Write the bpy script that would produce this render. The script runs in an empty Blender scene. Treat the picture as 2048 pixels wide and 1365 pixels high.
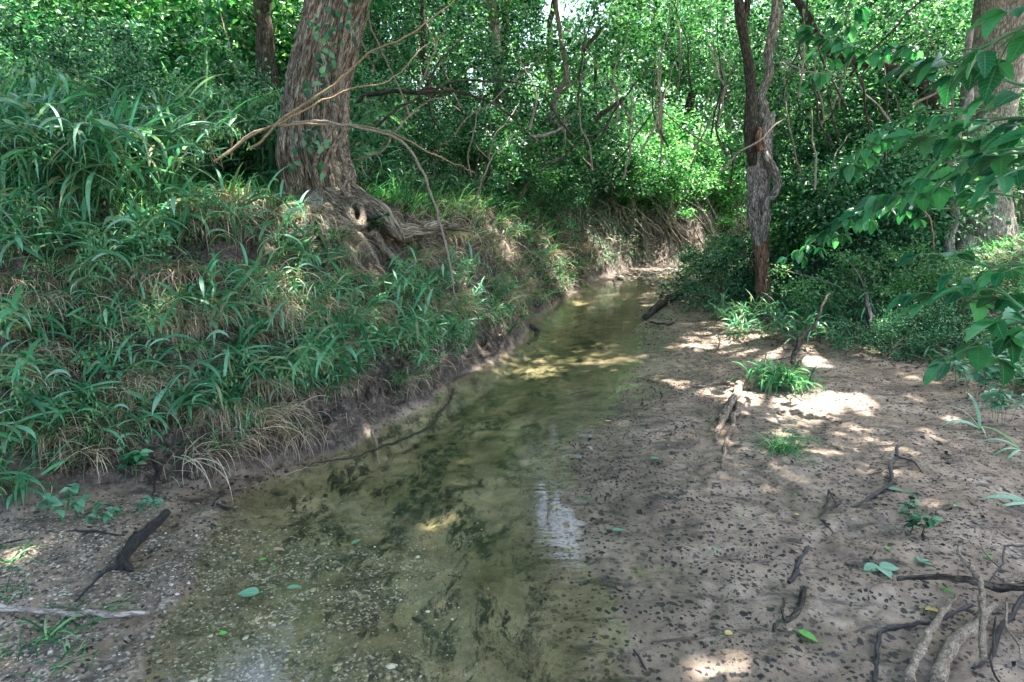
import bpy, math, random
import numpy as np
from math import radians, pi, sin, cos

random.seed(7)
RNG = np.random.default_rng(11)
scene = bpy.context.scene
COL = scene.collection

# ------------------------------------------------------------------ camera, light, exposure
CAMZ, PITCH, LENS = 1.55, radians(12.7), 22.0
FPX = LENS / 36.0 * 2048.0
cam_d = bpy.data.cameras.new('camera')
cam_d.lens = LENS
cam_d.sensor_width = 36.0
cam_d.clip_start = 0.05
cam_d.clip_end = 600
cam = bpy.data.objects.new('camera', cam_d)
COL.objects.link(cam)
cam.location = (0, 0, CAMZ)
cam.rotation_euler = (pi / 2 - PITCH, 0, 0)
scene.camera = cam

SUN = np.array([0.34, 0.16, 0.93]); SUN /= np.linalg.norm(SUN)
SUN_EL = math.asin(SUN[2]); SUN_AZ = math.atan2(SUN[0], SUN[1])
world = bpy.data.worlds.new('World')
scene.world = world
world.use_nodes = True
wn = world.node_tree
sky = wn.nodes.new('ShaderNodeTexSky')
sky.sky_type = 'NISHITA'
sky.sun_disc = False
sky.sun_elevation = SUN_EL
sky.sun_rotation = SUN_AZ
sky.air_density = 1.0
sky.dust_density = 5.0
wn.links.new(sky.outputs[0], wn.nodes['Background'].inputs[0])
wn.nodes['Background'].inputs[1].default_value = 0.15
sd = bpy.data.lights.new('sun', 'SUN')
sd.energy = 4.6
sd.angle = radians(0.53)
sd.color = (1.0, 0.92, 0.83)
so = bpy.data.objects.new('sun', sd)
COL.objects.link(so)
so.rotation_euler = (math.acos(SUN[2]), 0, math.atan2(SUN[1], SUN[0]) + pi / 2)
scene.view_settings.view_transform = 'Standard'
scene.view_settings.look = 'None'
scene.view_settings.exposure = 2.62
scene.view_settings.gamma = 1.0
cy = scene.cycles
cy.max_bounces = 7
cy.diffuse_bounces = 4
cy.glossy_bounces = 3
cy.transmission_bounces = 5
cy.transparent_max_bounces = 8
cy.caustics_reflective = False
cy.caustics_refractive = False
cy.sample_clamp_indirect = 4.0

# ------------------------------------------------------------------ helpers: noise
def _hash(ix, iy, iz, seed):
    h = (ix * 374761393 + iy * 668265263 + iz * 2147483647 + seed * 144665) & 0xFFFFFFFF
    h = ((h ^ (h >> 13)) * 1274126177) & 0xFFFFFFFF
    h = h ^ (h >> 16)
    return (h & 0xFFFFFF) / float(0xFFFFFF)

def vnoise(x, y, z=0.0, seed=0):
    x, y, z = np.broadcast_arrays(np.asarray(x, float), np.asarray(y, float), np.asarray(z, float))
    fx, fy, fz = np.floor(x), np.floor(y), np.floor(z)
    ix, iy, iz = fx.astype(np.int64), fy.astype(np.int64), fz.astype(np.int64)
    u, v, w = x - fx, y - fy, z - fz
    u = u * u * (3 - 2 * u); v = v * v * (3 - 2 * v); w = w * w * (3 - 2 * w)
    r = 0
    for dx in (0, 1):
        for dy in (0, 1):
            for dz in (0, 1):
                r = r + _hash(ix + dx, iy + dy, iz + dz, seed) * (u if dx else 1 - u) * (v if dy else 1 - v) * (w if dz else 1 - w)
    return r * 2 - 1

def fbm(x, y, z=0.0, seed=0, octv=4):
    r, a, f = 0, 1.0, 1.0
    for k in range(octv):
        r = r + a * vnoise(np.asarray(x) * f, np.asarray(y) * f, np.asarray(z) * f, seed + k)
        a *= 0.5; f *= 2.03
    return r

def sm(t):
    t = np.clip(t, 0, 1)
    return t * t * (3 - 2 * t)

# ------------------------------------------------------------------ helpers: pixels of the photograph (2048 wide) to places
def ray(px, py):
    d, e = (px - 1024) / FPX, (682.5 - py) / FPX
    return np.array([d, cos(PITCH) + e * sin(PITCH), -sin(PITCH) + e * cos(PITCH)])

def W(px, py, Y):
    r = ray(px, py)
    return np.array([0, 0, CAMZ]) + r * (Y / r[1])

def G0(px, py, z=0.0):
    r = ray(px, py)
    t = (z - CAMZ) / r[2]
    return np.array([r[0] * t, r[1] * t])

# ------------------------------------------------------------------ terrain
def sdist(x, y, pts):
    """signed distance to a polyline, positive on its left"""
    best = np.full(x.shape, 1e9); sg = np.ones(x.shape)
    for (ax, ay), (bx, by) in zip(pts[:-1], pts[1:]):
        ex, ey = bx - ax, by - ay
        L2 = ex * ex + ey * ey
        t = np.clip(((x - ax) * ex + (y - ay) * ey) / L2, 0, 1)
        qx, qy = x - ax - t * ex, y - ay - t * ey
        d = np.hypot(qx, qy)
        c = ex * (y - ay) - ey * (x - ax)
        m = d < best - 1e-9
        best = np.where(m, d, best); sg = np.where(m, np.sign(c), sg)
    return best * sg

def P0(l):
    return [tuple(G0(a, b)) for a, b in l]

WL = [(-2.2, -30), (-1.6, -1)] + P0([(300, 1365), (330, 1230), (390, 1100), (450, 1005), (560, 960), (720, 880), (880, 790), (960, 742), (1030, 692), (1065, 650), (1110, 610), (1155, 585), (1225, 562), (1300, 550)]) + [(5.2, 15.6), (9, 17.6), (20, 21), (90, 30)]
WR = [(1.2, -30), (0.6, -1)] + P0([(1270, 1365), (1215, 1200), (1165, 1130), (1125, 1000), (1140, 920), (1190, 830), (1240, 750), (1265, 680), (1280, 620), (1300, 575)]) + [(3.9, 12.4), (6.0, 14.6), (10, 16.4), (20, 19.6), (90, 28)]
FT = [(-30, -6), (-8, 0.0), (-3.6, 1.9)] + P0([(0, 1050), (200, 1005), (420, 975), (600, 935), (740, 868), (885, 782), (965, 732)]) + [(0.0, 6.6)] + P0([(1080, 630), (1190, 560), (1300, 535)]) + [(5.2, 16.0), (9, 18.1), (20, 21.6), (90, 31)]
VG = [(40, -14), (8, 0.0), (4.6, 2.6), (3.75, 4.2), (3.8, 5.5), (3.4, 6.2), (3.1, 6.8), (3.25, 8.0), (3.2, 10.4), (4.2, 12.0), (6.4, 14.0), (10, 15.6), (20, 18.6), (90, 26)]

def regions(x, y):
    return sdist(x, y, WL), -sdist(x, y, WR), sdist(x, y, FT), -sdist(x, y, VG)

def H(x, y, masks=False):
    x = np.asarray(x, float); y = np.asarray(y, float)
    wob = 0.05 * fbm(x * 2.2, y * 2.2, seed=3, octv=3)
    dl, dr, df, dv = regions(x, y)
    dl = dl + wob; dr = dr + wob * 1.6; df = df + wob * 1.4 + 0.04 * fbm(x * 7, y * 7, seed=5, octv=2); dv = dv + 2 * wob
    near = sm((3.6 - y) / 1.0)
    # channel bed
    a, b = -dl, -dr
    bed = -np.minimum(np.minimum(0.15, np.maximum(a, 0) * (0.45 * (1 - near) + 0.07 * near)), np.maximum(b, 0) * 0.085)
    scour = fbm(x * 1.7, y * 1.2, seed=9, octv=3)
    bed = bed * (1.0 + 0.25 * scour)
    rip = np.sin((y * 5.2 + 1.4 * fbm(x * 1.6, y * 1.6, seed=12, octv=3)) * 6.283 / 1.3 + 2.0 * fbm(x * 2.1, y * 1.3, seed=13, octv=2))
    rip2 = np.sin((y * 1.0 + x * .25 + .30 * fbm(x * 2.2, y * 2.2, seed=14, octv=3)) * 6.283 / .19)
    bed = bed + (0.005 * rip + .008 * np.abs(rip2) * sm((y - 2.4) / .8)) * sm(a / 0.2) * sm(b / .3)
    # left shelf and cut bank
    shelf = 0.006 + 0.05 * np.maximum(dl, 0) + 0.012 * fbm(x * 6, y * 6, seed=21)
    wid = 1.75 - 0.72 * sm((y - 3.0) / 2.4)
    hgt = 1.42 + 0.05 * fbm(x * 0.5, y * 0.5, seed=31)
    t = np.clip(df / wid, 0, 1)
    prof = 0.55 * sm(t) + 0.45 * (1 - (1 - t) ** 2.2)
    bank = hgt * prof + 0.05 * np.clip(df - wid, 0, 30)
    rough = sm(df / 0.12) * (1 - 0.55 * sm((df - wid) / 0.6))
    lump = fbm(x * 3.1, y * 3.1, seed=41, octv=5)
    crag = np.abs(fbm(x * 6.5, y * 6.5, seed=47, octv=3))
    bank = bank + rough * (0.085 * lump - 0.09 * crag + 0.035 * fbm(x * 17, y * 17, seed=43, octv=3))
    left = shelf + np.where(df > 0, np.maximum(bank, 0), 0)
    # right sand bar
    rr = np.maximum(dr, 0)
    sandrip = np.sin((x * 0.5 + y * 1.0 + 0.55 * fbm(x * 1.5, y * 1.5, seed=52, octv=3)) * 6.283 / 0.17)
    fade = 0.35 + 0.65 * sm(0.5 + 1.2 * fbm(x * 0.9, y * 0.9, seed=57, octv=2))
    pits = fbm(x * 7.5, y * 7.5, seed=55, octv=3)
    sand = -0.001 + 0.020 * np.minimum(rr, .5) + 0.009 * rr + 0.018 * np.maximum(rr - 1.2, 0) + (0.0072 * sandrip * fade + 0.0120 * pits) * (.35 + .65 * sm(rr / 0.7)) + 0.012 * (fbm(x * 2.0, y * 2.0, seed=58, octv=2) + .5) * sm(rr / .5)
    rise = 0.95 * sm(dv / 2.9) + 0.04 * np.clip(dv - 2.9, 0, 40)
    sand = sand + np.where(dv > 0, rise + sm(dv / 0.5) * (0.05 * fbm(x * 2.5, y * 2.5, seed=61, octv=4)), 0)
    ridge = np.hypot((x - 2.35) / 1.0, (y - 4.75) / 0.42)
    sand = sand + 0.045 * sm(1.3 - ridge)
    out = np.where(dl > 0, np.maximum(left, 0.004), np.where(dr > 0, sand, bed))
    # safety: dry land far from the creek stays above the water
    out = np.where(dr > 0.9, np.maximum(out, 0.006 + 0.004 * pits), out)
    if masks:
        return out, dl, dr, df, dv
    return out

def hz(x, y):
    return float(H(np.array([x]), np.array([y]))[0])

def G(px, py, Ymax=60):
    """where the ray through a pixel meets the ground"""
    r = ray(px, py)
    ts = np.concatenate([np.arange(1.0, 12, 0.03), np.arange(12, Ymax, 0.15)])
    X, Y, Z = r[0] * ts, r[1] * ts, CAMZ + r[2] * ts
    h = H(X, Y)
    k = np.nonzero(Z <= h)[0]
    i = k[0] if len(k) else len(ts) - 1
    return np.array([X[i], Y[i], h[i]])

# ------------------------------------------------------------------ helpers: meshes
class MB:
    def __init__(s):
        s.V, s.F3, s.F4, s.A, s.n = [], [], [], [], 0
    def add(s, v, f, a=None):
        v = np.asarray(v, float).reshape(-1, 3); f = np.asarray(f, np.int64)
        s.V.append(v)
        if a is None: a = np.zeros((len(v), 3))
        a = np.asarray(a, float); a = a.reshape(len(v), -1)
        s.A.append(a if a.shape[1] == 3 else np.concatenate([a, np.zeros((len(v), 1))], 1))
        (s.F3 if f.shape[1] == 3 else s.F4).append(f + s.n)
        s.n += len(v)
    def mesh(s, name, mat, off=(0, 0, 0), smooth=True):
        V = np.concatenate(s.V) - np.asarray(off, float)
        A = np.concatenate(s.A)
        F3 = np.concatenate(s.F3) if s.F3 else np.zeros((0, 3), np.int64)
        F4 = np.concatenate(s.F4) if s.F4 else np.zeros((0, 4), np.int64)
        me = bpy.data.meshes.new(name)
        me.vertices.add(len(V)); me.vertices.foreach_set('co', V.astype(np.float32).ravel())
        loops = np.concatenate([F3.ravel(), F4.ravel()]).astype(np.int32)
        me.loops.add(len(loops)); me.loops.foreach_set('vertex_index', loops)
        n3, n4 = len(F3), len(F4)
        st = np.concatenate([np.arange(n3) * 3, n3 * 3 + np.arange(n4) * 4]).astype(np.int32)
        tot = np.concatenate([np.full(n3, 3), np.full(n4, 4)]).astype(np.int32)
        me.polygons.add(n3 + n4)
        me.polygons.foreach_set('loop_start', st)
        me.polygons.foreach_set('loop_total', tot)
        me.polygons.foreach_set('use_smooth', np.full(n3 + n4, smooth))
        at = me.attributes.new('luv', 'FLOAT_VECTOR', 'POINT')
        at.data.foreach_set('vector', A.astype(np.float32).ravel())
        me.update(calc_edges=True)
        me.materials.append(mat)
        return me
    def build(s, name, mat, parent=None, base=None, smooth=True):
        off = parent.location if parent is not None else (base if base is not None else (0, 0, 0))
        ob = bpy.data.objects.new(name, s.mesh(name, mat, off, smooth))
        COL.objects.link(ob)
        if parent is not None:
            ob.parent = parent
        elif base is not None:
            ob.location = base
        return ob

def tag(o, label=None, cat=None, group=None, kind=None):
    if label: o['label'] = label
    if cat: o['category'] = cat
    if group: o['group'] = group
    if kind: o['kind'] = kind
    return o

def thing(name, label, cat, loc, group=None, rz=0.0):
    o = bpy.data.objects.new(name, None)
    COL.objects.link(o)
    o.location = tuple(float(q) for q in loc)
    o.rotation_euler = (0, 0, rz)
    o.empty_display_size = 0.1
    return tag(o, label, cat, group, 'thing')

def child(name, me, parent):
    o = bpy.data.objects.new(name, me)
    COL.objects.link(o)
    o.parent = parent
    return o

# --- leaves
def blade_tpl(us, hw, fold=0.12, droop=0.15, serr=0.0):
    v, a, f = [], [], []
    n = len(us)
    for i, (u, h) in enumerate(zip(us, hw)):
        h2 = h * (1 + (serr if i % 2 else -serr))
        z = -droop * u * u
        v += [(u, h2, z + fold * h2), (u, 0, z), (u, -h2, z + fold * h2)]
        a += [(u, 1.0), (u, 0), (u, -1.0)]
    for i in range(n - 1):
        k = 3 * i
        f += [(k, k + 1, k + 4), (k, k + 4, k + 3), (k + 1, k + 2, k + 5), (k + 1, k + 5, k + 4)]
    return np.array(v, float), np.array(f), np.array(a, float)

T_DIA = (np.array([(0, 0, 0), (.45, .5, .07), (1, 0, -.08), (.45, -.5, .07)], float), np.array([(0, 1, 2), (0, 2, 3)]), np.array([(0, 0), (.45, 1), (1, 0), (.45, -1)], float))
T_OVA = blade_tpl([0, .18, .45, .75, 1], [.04, .40, .50, .30, .01], .25, .18)
T_BIG = blade_tpl([0, .08, .16, .26, .36, .46, .56, .66, .76, .86, .94, 1], [.02, .26, .40, .50, .52, .49, .46, .39, .32, .22, .12, .005], .22, .25, .08)
T_LAN = blade_tpl([0, .12, .3, .5, .75, 1], [.15, .42, .5, .42, .22, .005], .3, .35)
T_SEED = blade_tpl([0, .25, .6, 1], [.05, .45, .4, .02], .0, .0)

def unit(a):
    return a / np.maximum(np.linalg.norm(a, axis=-1, keepdims=True), 1e-9)

def leaves(mb, tpl, P, D, N, L, Wd):
    """N copies of a leaf template; P base, D direction, N upper side"""
    P = np.asarray(P, float); n = len(P)
    D = unit(np.asarray(D, float)); S = unit(np.cross(D, np.asarray(N, float)))
    U = np.cross(S, D)
    L = np.broadcast_to(np.asarray(L, float), (n,)); Wd = np.broadcast_to(np.asarray(Wd, float), (n,))
    tv, tf, ta = tpl
    k = len(tv)
    v = P[:, None, :] + D[:, None, :] * (tv[None, :, 0:1] * L[:, None, None]) + S[:, None, :] * (tv[None, :, 1:2] * Wd[:, None, None]) + U[:, None, :] * (tv[None, :, 2:3] * L[:, None, None])
    f = tf[None] + (np.arange(n) * k)[:, None, None]
    mb.add(v.reshape(-1, 3), f.reshape(-1, 3), np.tile(ta, (n, 1)))

def rdir(n, up=0.0, rng=RNG):
    d = rng.normal(size=(n, 3)); d[:, 2] = d[:, 2] + up
    return unit(d)

# --- grass blades
def ribbons(mb, B, az, el, L, Wd, droop, K=5, fold=True, jit=0.25, floor=None, tipw=0.04, shape='grass'):
    """blades rooted at B, leaving at azimuth az and elevation el, bending down by droop (radians over the length)"""
    B = np.asarray(B, float); n = len(B)
    az = np.broadcast_to(az, (n,)).astype(float).copy(); el = np.broadcast_to(el, (n,)).astype(float).copy()
    L = np.broadcast_to(L, (n,)).astype(float); Wd = np.broadcast_to(Wd, (n,)).astype(float); droop = np.broadcast_to(droop, (n,)).astype(float)
    pts = [B.copy()]; p = B.copy(); tang = []
    daz = RNG.normal(0, jit, n)
    for k in range(K):
        t = np.stack([np.cos(az) * np.cos(el), np.sin(az) * np.cos(el), np.sin(el)], 1)
        tang.append(t)
        p = p + t * (L / K)[:, None]
        pts.append(p.copy())
        el = np.maximum(el - droop / K * (0.5 + k / (K - 1.0) if K > 1 else 1), -1.5); az = az + daz / K
    tang.append(tang[-1])
    pts = np.stack(pts, 1); T = np.stack(tang, 1)
    side = np.stack([-np.sin(az), np.cos(az), np.zeros(n)], 1)[:, None, :] + 0.0 * T
    tw = RNG.normal(0, 0.5, n)
    U = np.cross(T, side)
    side = side * np.cos(tw)[:, None, None] + U * np.sin(tw)[:, None, None]
    U = np.cross(T, side)
    if shape == 'grass':
        prof = np.array([1 - (k / K) ** 2 * (1 - tipw) if k < K else tipw for k in range(K + 1)])
    else:
        prof = np.array([tipw + math.sin(min(1.0, (0.12 + k / K * 0.95)) * pi) ** 0.7 * (1 - tipw) if k < K else tipw for k in range(K + 1)])
    w = Wd[:, None] * prof[None, :] * 0.5
    if fold:
        l = pts + side * w[..., None] - U * (w * 0.35)[..., None]
        r = pts - side * w[..., None] - U * (w * 0.35)[..., None]
        v = np.stack([l, pts, r], 2)
        m = 3
        a = np.stack([np.stack([np.full(K + 1, c), np.full(K + 1, c)], 1) for c in (1, 0, -1)], 1)
        a[..., 0] = np.linspace(0, 1, K + 1)[:, None]
        fq = []
        for k in range(K):
            o = 3 * k
            fq += [(o, o + 1, o + 4, o + 3), (o + 1, o + 2, o + 5, o + 4)]
    else:
        l = pts + side * w[..., None]; r = pts - side * w[..., None]
        v = np.stack([l, r], 2); m = 2
        a = np.zeros((K + 1, 2, 2)); a[..., 0] = np.linspace(0, 1, K + 1)[:, None]; a[:, 0, 1] = 1; a[:, 1, 1] = -1
        fq = [(2 * k, 2 * k + 1, 2 * k + 3, 2 * k + 2) for k in range(K)]
    fq = np.array(fq)
    per = (K + 1) * m
    f = fq[None] + (np.arange(n) * per)[:, None, None]
    mb.add(v.reshape(-1, 3), f.reshape(-1, 4), np.tile(a.reshape(-1, 2), (n, 1)))
    return pts

# --- tubes
def spline(P, n):
    P = np.asarray(P, float)
    if len(P) == 2:
        t = np.linspace(0, 1, n)[:, None]
        return P[0] * (1 - t) + P[1] * t
    Q = np.concatenate([[2 * P[0] - P[1]], P, [2 * P[-1] - P[-2]]])
    out = []
    for s in np.linspace(0, len(P) - 1 - 1e-6, n):
        i = int(s); t = s - i
        a, b, c, d = Q[i], Q[i + 1], Q[i + 2], Q[i + 3]
        out.append(0.5 * ((2 * b) + (-a + c) * t + (2 * a - 5 * b + 4 * c - d) * t * t + (-a + 3 * b - 3 * c + d) * t ** 3))
    return np.array(out)

def tube(mb, path, rad, sides=8, n=None, wob=0.0, rough=0.0, seed=0, fn=None, cap=True, kink=0.0):
    """path: control points, rad: radius per control point; fn(theta, s, pts) multiplies the radius"""
    n = n or max(4, len(path) * 4)
    C = spline(path, n)
    R = np.interp(np.linspace(0, 1, n), np.linspace(0, 1, len(rad)), rad)
    s = np.linspace(0, 1, n)
    if wob:
        Ln = np.linalg.norm(np.diff(C, axis=0), axis=1).sum()
        q = s * Ln / max(wob * 8, 1e-3)
        env = np.sin(np.clip(s * 1.0, 0, 1) * pi) ** 0.5 if len(path) < 3 else 1.0
        C = C + .35 * wob * np.stack([vnoise(q * 3.1, 5.3 + seed, seed=seed + 7), vnoise(q * 3.1, 2.7 + seed, seed=seed + 8), vnoise(q * 3.1, 8.1 + seed, seed=seed + 9)], 1)
        C = C + np.stack([vnoise(q, 0.3 + seed, seed=seed), vnoise(q, 7.7 + seed, seed=seed + 1), vnoise(q, 3.1 + seed, seed=seed + 2)], 1) * wob * (env[:, None] if np.ndim(env) else env)
    T = unit(np.gradient(C, axis=0))
    ref = np.array([1.0, 0, 0]) if abs(T[0, 0]) < 0.8 else np.array([0, 1.0, 0])
    a = unit(np.cross(T[0], ref)); A = [a]
    for i in range(1, n):
        a = A[-1] - T[i] * np.dot(A[-1], T[i]); A.append(a / np.linalg.norm(a))
    A = np.array(A); Bv = np.cross(T, A)
    th = np.linspace(0, 2 * pi, sides, endpoint=False)
    TH, S = np.meshgrid(th, s)
    rr = np.repeat(R[:, None], sides, 1)
    if rough:
        Lt = np.linalg.norm(np.diff(C, axis=0), axis=1).sum()
        m = vnoise(np.cos(TH) * 1.5 + seed, np.sin(TH) * 1.5, S * Lt / (3.0 * max(R.max(), 1e-3)), seed=seed + 5)
        rr = rr * (1 + rough * m)
    if fn is not None:
        rr = rr * fn(TH, S)
    v = C[:, None, :] + A[:, None, :] * (rr * np.cos(TH))[..., None] + Bv[:, None, :] * (rr * np.sin(TH))[..., None]
    arc = np.concatenate([[0], np.cumsum(np.linalg.norm(np.diff(C, axis=0), axis=1))])
    R0 = float(np.mean(R)); R0 = max(R0, .008)
    att = np.stack([R0 * np.cos(TH) + seed * .37, R0 * np.sin(TH), np.repeat(arc[:, None], sides, 1)], -1)
    f = []
    i, j = np.meshgrid(np.arange(n - 1), np.arange(sides), indexing='ij')
    j2 = (j + 1) % sides
    f = np.stack([i * sides + j, i * sides + j2, (i + 1) * sides + j2, (i + 1) * sides + j], -1).reshape(-1, 4)
    mb.add(v.reshape(-1, 3), f, att.reshape(-1, 3))
    if cap:
        for e, order in ((0, -1), (n - 1, 1)):
            ring = v[e]
            c = ring.mean(0)
            k = np.arange(sides)
            ff = np.stack([np.full(sides, sides), k, (k + 1) % sides], 1)[:, ::order]
            mb.add(np.concatenate([ring, [c]]), ff, np.concatenate([att[e], [att[e].mean(0)]]))
    return C

# ------------------------------------------------------------------ materials
def new_mat(name):
    m = bpy.data.materials.new(name); m.use_nodes = True
    nt = m.node_tree
    for n in list(nt.nodes): nt.nodes.remove(n)
    return m, nt

def nd(nt, t, **kw):
    n = nt.nodes.new(t)
    for k, v in kw.items():
        if k.startswith('i_'): n.inputs[k[2:]].default_value = v
        else: setattr(n, k, v)
    return n

def ramp(nt, stops, fac=None, interp='LINEAR'):
    r = nt.nodes.new('ShaderNodeValToRGB')
    r.color_ramp.interpolation = interp
    el = r.color_ramp.elements
    while len(el) < len(stops): el.new(0.5)
    for e, (p, c) in zip(el, stops):
        e.position = p
        e.color = (c[0], c[1], c[2], 1) if not np.isscalar(c) else (c, c, c, 1)
    if fac is not None: nt.links.new(fac, r.inputs[0])
    return r

def mixc(nt, fac, a, b, mode='MIX'):
    m = nt.nodes.new('ShaderNodeMix'); m.data_type = 'RGBA'; m.blend_type = mode
    for sock, v in ((m.inputs[0], fac), (m.inputs[6], a), (m.inputs[7], b)):
        if hasattr(v, 'links'): nt.links.new(v, sock)
        elif np.isscalar(v): sock.default_value = v
        else: sock.default_value = (v[0], v[1], v[2], 1)
    return m.outputs[2]

def math_n(nt, op, a, b=None, clamp=False):
    m = nt.nodes.new('ShaderNodeMath'); m.operation = op; m.use_clamp = clamp
    for i, v in enumerate((a, b)):
        if v is None: continue
        if hasattr(v, 'links'): nt.links.new(v, m.inputs[i])
        else: m.inputs[i].default_value = v
    return m.outputs[0]

def noise_n(nt, vec, scale, detail=4, rough=0.6, dist=0.0):
    n = nd(nt, 'ShaderNodeTexNoise')
    n.inputs['Scale'].default_value = scale; n.inputs['Detail'].default_value = detail
    n.inputs['Roughness'].default_value = rough; n.inputs['Distortion'].default_value = dist
    if vec is not None: nt.links.new(vec, n.inputs['Vector'])
    return n

def leaf_mat(name, cols, trans=0.35, rough=0.42, spec=0.32, midrib=None, veins=False, tcol=1.5):
    m, nt = new_mat(name)
    L = nt.links
    geo = nd(nt, 'ShaderNodeNewGeometry'); oi = nd(nt, 'ShaderNodeObjectInfo')
    k = len(cols)
    r = ramp(nt, [((i + 0.5) / k, c) for i, c in enumerate(cols)], geo.outputs['Random Per Island'])
    tc = nd(nt, 'ShaderNodeTexCoord')
    nz = noise_n(nt, geo.outputs['Position'], 1.3, 3)
    col = mixc(nt, 0.45, r.outputs[0], ramp(nt, [(0.3, 0.45), (0.7, 1.5)], nz.outputs[0]).outputs[0], 'MULTIPLY')
    at = nd(nt, 'ShaderNodeAttribute', attribute_name='luv')
    sx = nd(nt, 'ShaderNodeSeparateXYZ'); L.new(at.outputs['Vector'], sx.inputs[0])
    fine = noise_n(nt, geo.outputs['Position'], 60, 2)
    col = mixc(nt, 0.5, col, ramp(nt, [(0.3, 0.7), (0.7, 1.25)], fine.outputs[0]).outputs[0], 'MULTIPLY')
    if midrib is not None:
        av = math_n(nt, 'ABSOLUTE', sx.outputs[1])
        mr = math_n(nt, 'LESS_THAN', av, 0.07)
        if veins:
            w = math_n(nt, 'SUBTRACT', math_n(nt, 'MULTIPLY', sx.outputs[0], 9.0), math_n(nt, 'MULTIPLY', av, 1.8))
            fr = math_n(nt, 'FRACT', w)
            mr = math_n(nt, 'MAXIMUM', mr, math_n(nt, 'LESS_THAN', fr, 0.12))
        col = mixc(nt, math_n(nt, 'MULTIPLY', mr, 0.45), col, midrib)
    p = nd(nt, 'ShaderNodeBsdfPrincipled'); L.new(col, p.inputs['Base Color'])
    p.inputs['Roughness'].default_value = rough; p.inputs['Specular IOR Level'].default_value = spec
    t = nd(nt, 'ShaderNodeBsdfTranslucent')
    tcn = mixc(nt, 1.0, col, (tcol * 1.1, tcol * 1.15, tcol * 0.6), 'MULTIPLY')
    L.new(tcn, t.inputs[0])
    mx = nd(nt, 'ShaderNodeMixShader'); mx.inputs[0].default_value = trans
    L.new(p.outputs[0], mx.inputs[1]); L.new(t.outputs[0], mx.inputs[2])
    o = nd(nt, 'ShaderNodeOutputMaterial'); L.new(mx.outputs[0], o.inputs[0])
    return m

def bark_mat(name, dark, mid, light, scale=1.0, stretch=0.16, bump=0.6, moss=None, rough=0.9, spec=0.2):
    m, nt = new_mat(name); L = nt.links
    geo = nd(nt, 'ShaderNodeNewGeometry')
    mp = nd(nt, 'ShaderNodeMapping'); mp.inputs['Scale'].default_value = (1, 1, stretch)
    at = nd(nt, 'ShaderNodeAttribute', attribute_name='luv'); L.new(at.outputs['Vector'], mp.inputs[0])
    n1 = noise_n(nt, mp.outputs[0], 30 * scale, 7, 0.7, 0.8)
    n2 = noise_n(nt, mp.outputs[0], 70 * scale, 4, 0.6)
    vo = nd(nt, 'ShaderNodeTexVoronoi', feature='DISTANCE_TO_EDGE'); vo.inputs['Scale'].default_value = 34 * scale
    wv = mixc(nt, 0.06, mp.outputs[0], n1.outputs[1]); L.new(wv, vo.inputs['Vector'])
    crack = ramp(nt, [(0.0, 0.0), (0.22, 1.0)], vo.outputs[0])
    h = math_n(nt, 'ADD', math_n(nt, 'MULTIPLY', crack.outputs[0], 0.38), math_n(nt, 'MULTIPLY', n1.outputs[0], 1.1))
    h = math_n(nt, 'ADD', h, math_n(nt, 'MULTIPLY', n2.outputs[0], 0.25))
    c = ramp(nt, [(0.46, dark), (0.66, mid), (0.84, light)], math_n(nt, 'MULTIPLY', h, 0.75))
    big = noise_n(nt, geo.outputs['Position'], 3.0, 4)
    col = mixc(nt, 0.6, c.outputs[0], ramp(nt, [(0.3, 0.55), (0.7, 1.35)], big.outputs[0]).outputs[0], 'MULTIPLY')
    if moss:
        mn = noise_n(nt, geo.outputs['Position'], 7.0, 5)
        col = mixc(nt, ramp(nt, [(0.52, 0), (0.66, 0.7)], mn.outputs[0]).outputs[0], col, moss)
    p = nd(nt, 'ShaderNodeBsdfPrincipled'); L.new(col, p.inputs['Base Color'])
    p.inputs['Roughness'].default_value = rough; p.inputs['Specular IOR Level'].default_value = spec
    b = nd(nt, 'ShaderNodeBump'); b.inputs['Strength'].default_value = bump; b.inputs['Distance'].default_value = 0.02 / scale
    L.new(h, b.inputs['Height']); L.new(b.outputs[0], p.inputs['Normal'])
    o = nd(nt, 'ShaderNodeOutputMaterial'); L.new(p.outputs[0], o.inputs[0])
    return m

M = {}
M['canopy'] = leaf_mat('canopy_leaf', [(.030, .135, .040), (.045, .20, .055), (.075, .27, .07)], .42)
M['far'] = leaf_mat('far_leaf', [(.010, .075, .032), (.028, .16, .062), (.060, .27, .10), (.12, .34, .10), (.22, .42, .22)], .38, spec=.4)
M['thicket'] = leaf_mat('thicket_leaf', [(.006, .045, .022), (.018, .12, .052), (.048, .23, .095), (.20, .42, .25)], .30, spec=.5)
M['darkshrub'] = leaf_mat('dark_shrub_leaf', [(.012, .075, .034), (.030, .16, .07), (.08, .27, .13), (.16, .36, .21)], .28, .38, .5)
M['paleshrub'] = leaf_mat('pale_shrub_leaf', [(.04, .17, .06), (.10, .30, .11), (.22, .38, .19)], .3)
M['oats'] = leaf_mat('broad_grass_leaf', [(.022, .135, .06), (.05, .25, .12), (.10, .35, .19), (.17, .42, .27), (.30, .50, .38), (.09, .31, .14), (.05, .21, .09), (.33, .34, .18)], .28, .42, .5, midrib=(.16, .38, .22))
M['seed'] = leaf_mat('seed_head', [(.12, .27, .11), (.19, .36, .16)], .35)
M['grass'] = leaf_mat('thin_grass', [(.010, .09, .035), (.035, .23, .08), (.08, .34, .12), (.26, .44, .22)], .3)
M['dry'] = leaf_mat('dry_grass', [(.20, .15, .09), (.36, .28, .18), (.52, .43, .30), (.66, .58, .45)], .2, .6, .3, tcol=.8)
M['big'] = leaf_mat('big_leaf', [(.006, .075, .032), (.014, .14, .055), (.035, .22, .085), (.07, .27, .13)], .34, .40, .4, midrib=(.12, .32, .17), veins=True)
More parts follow.
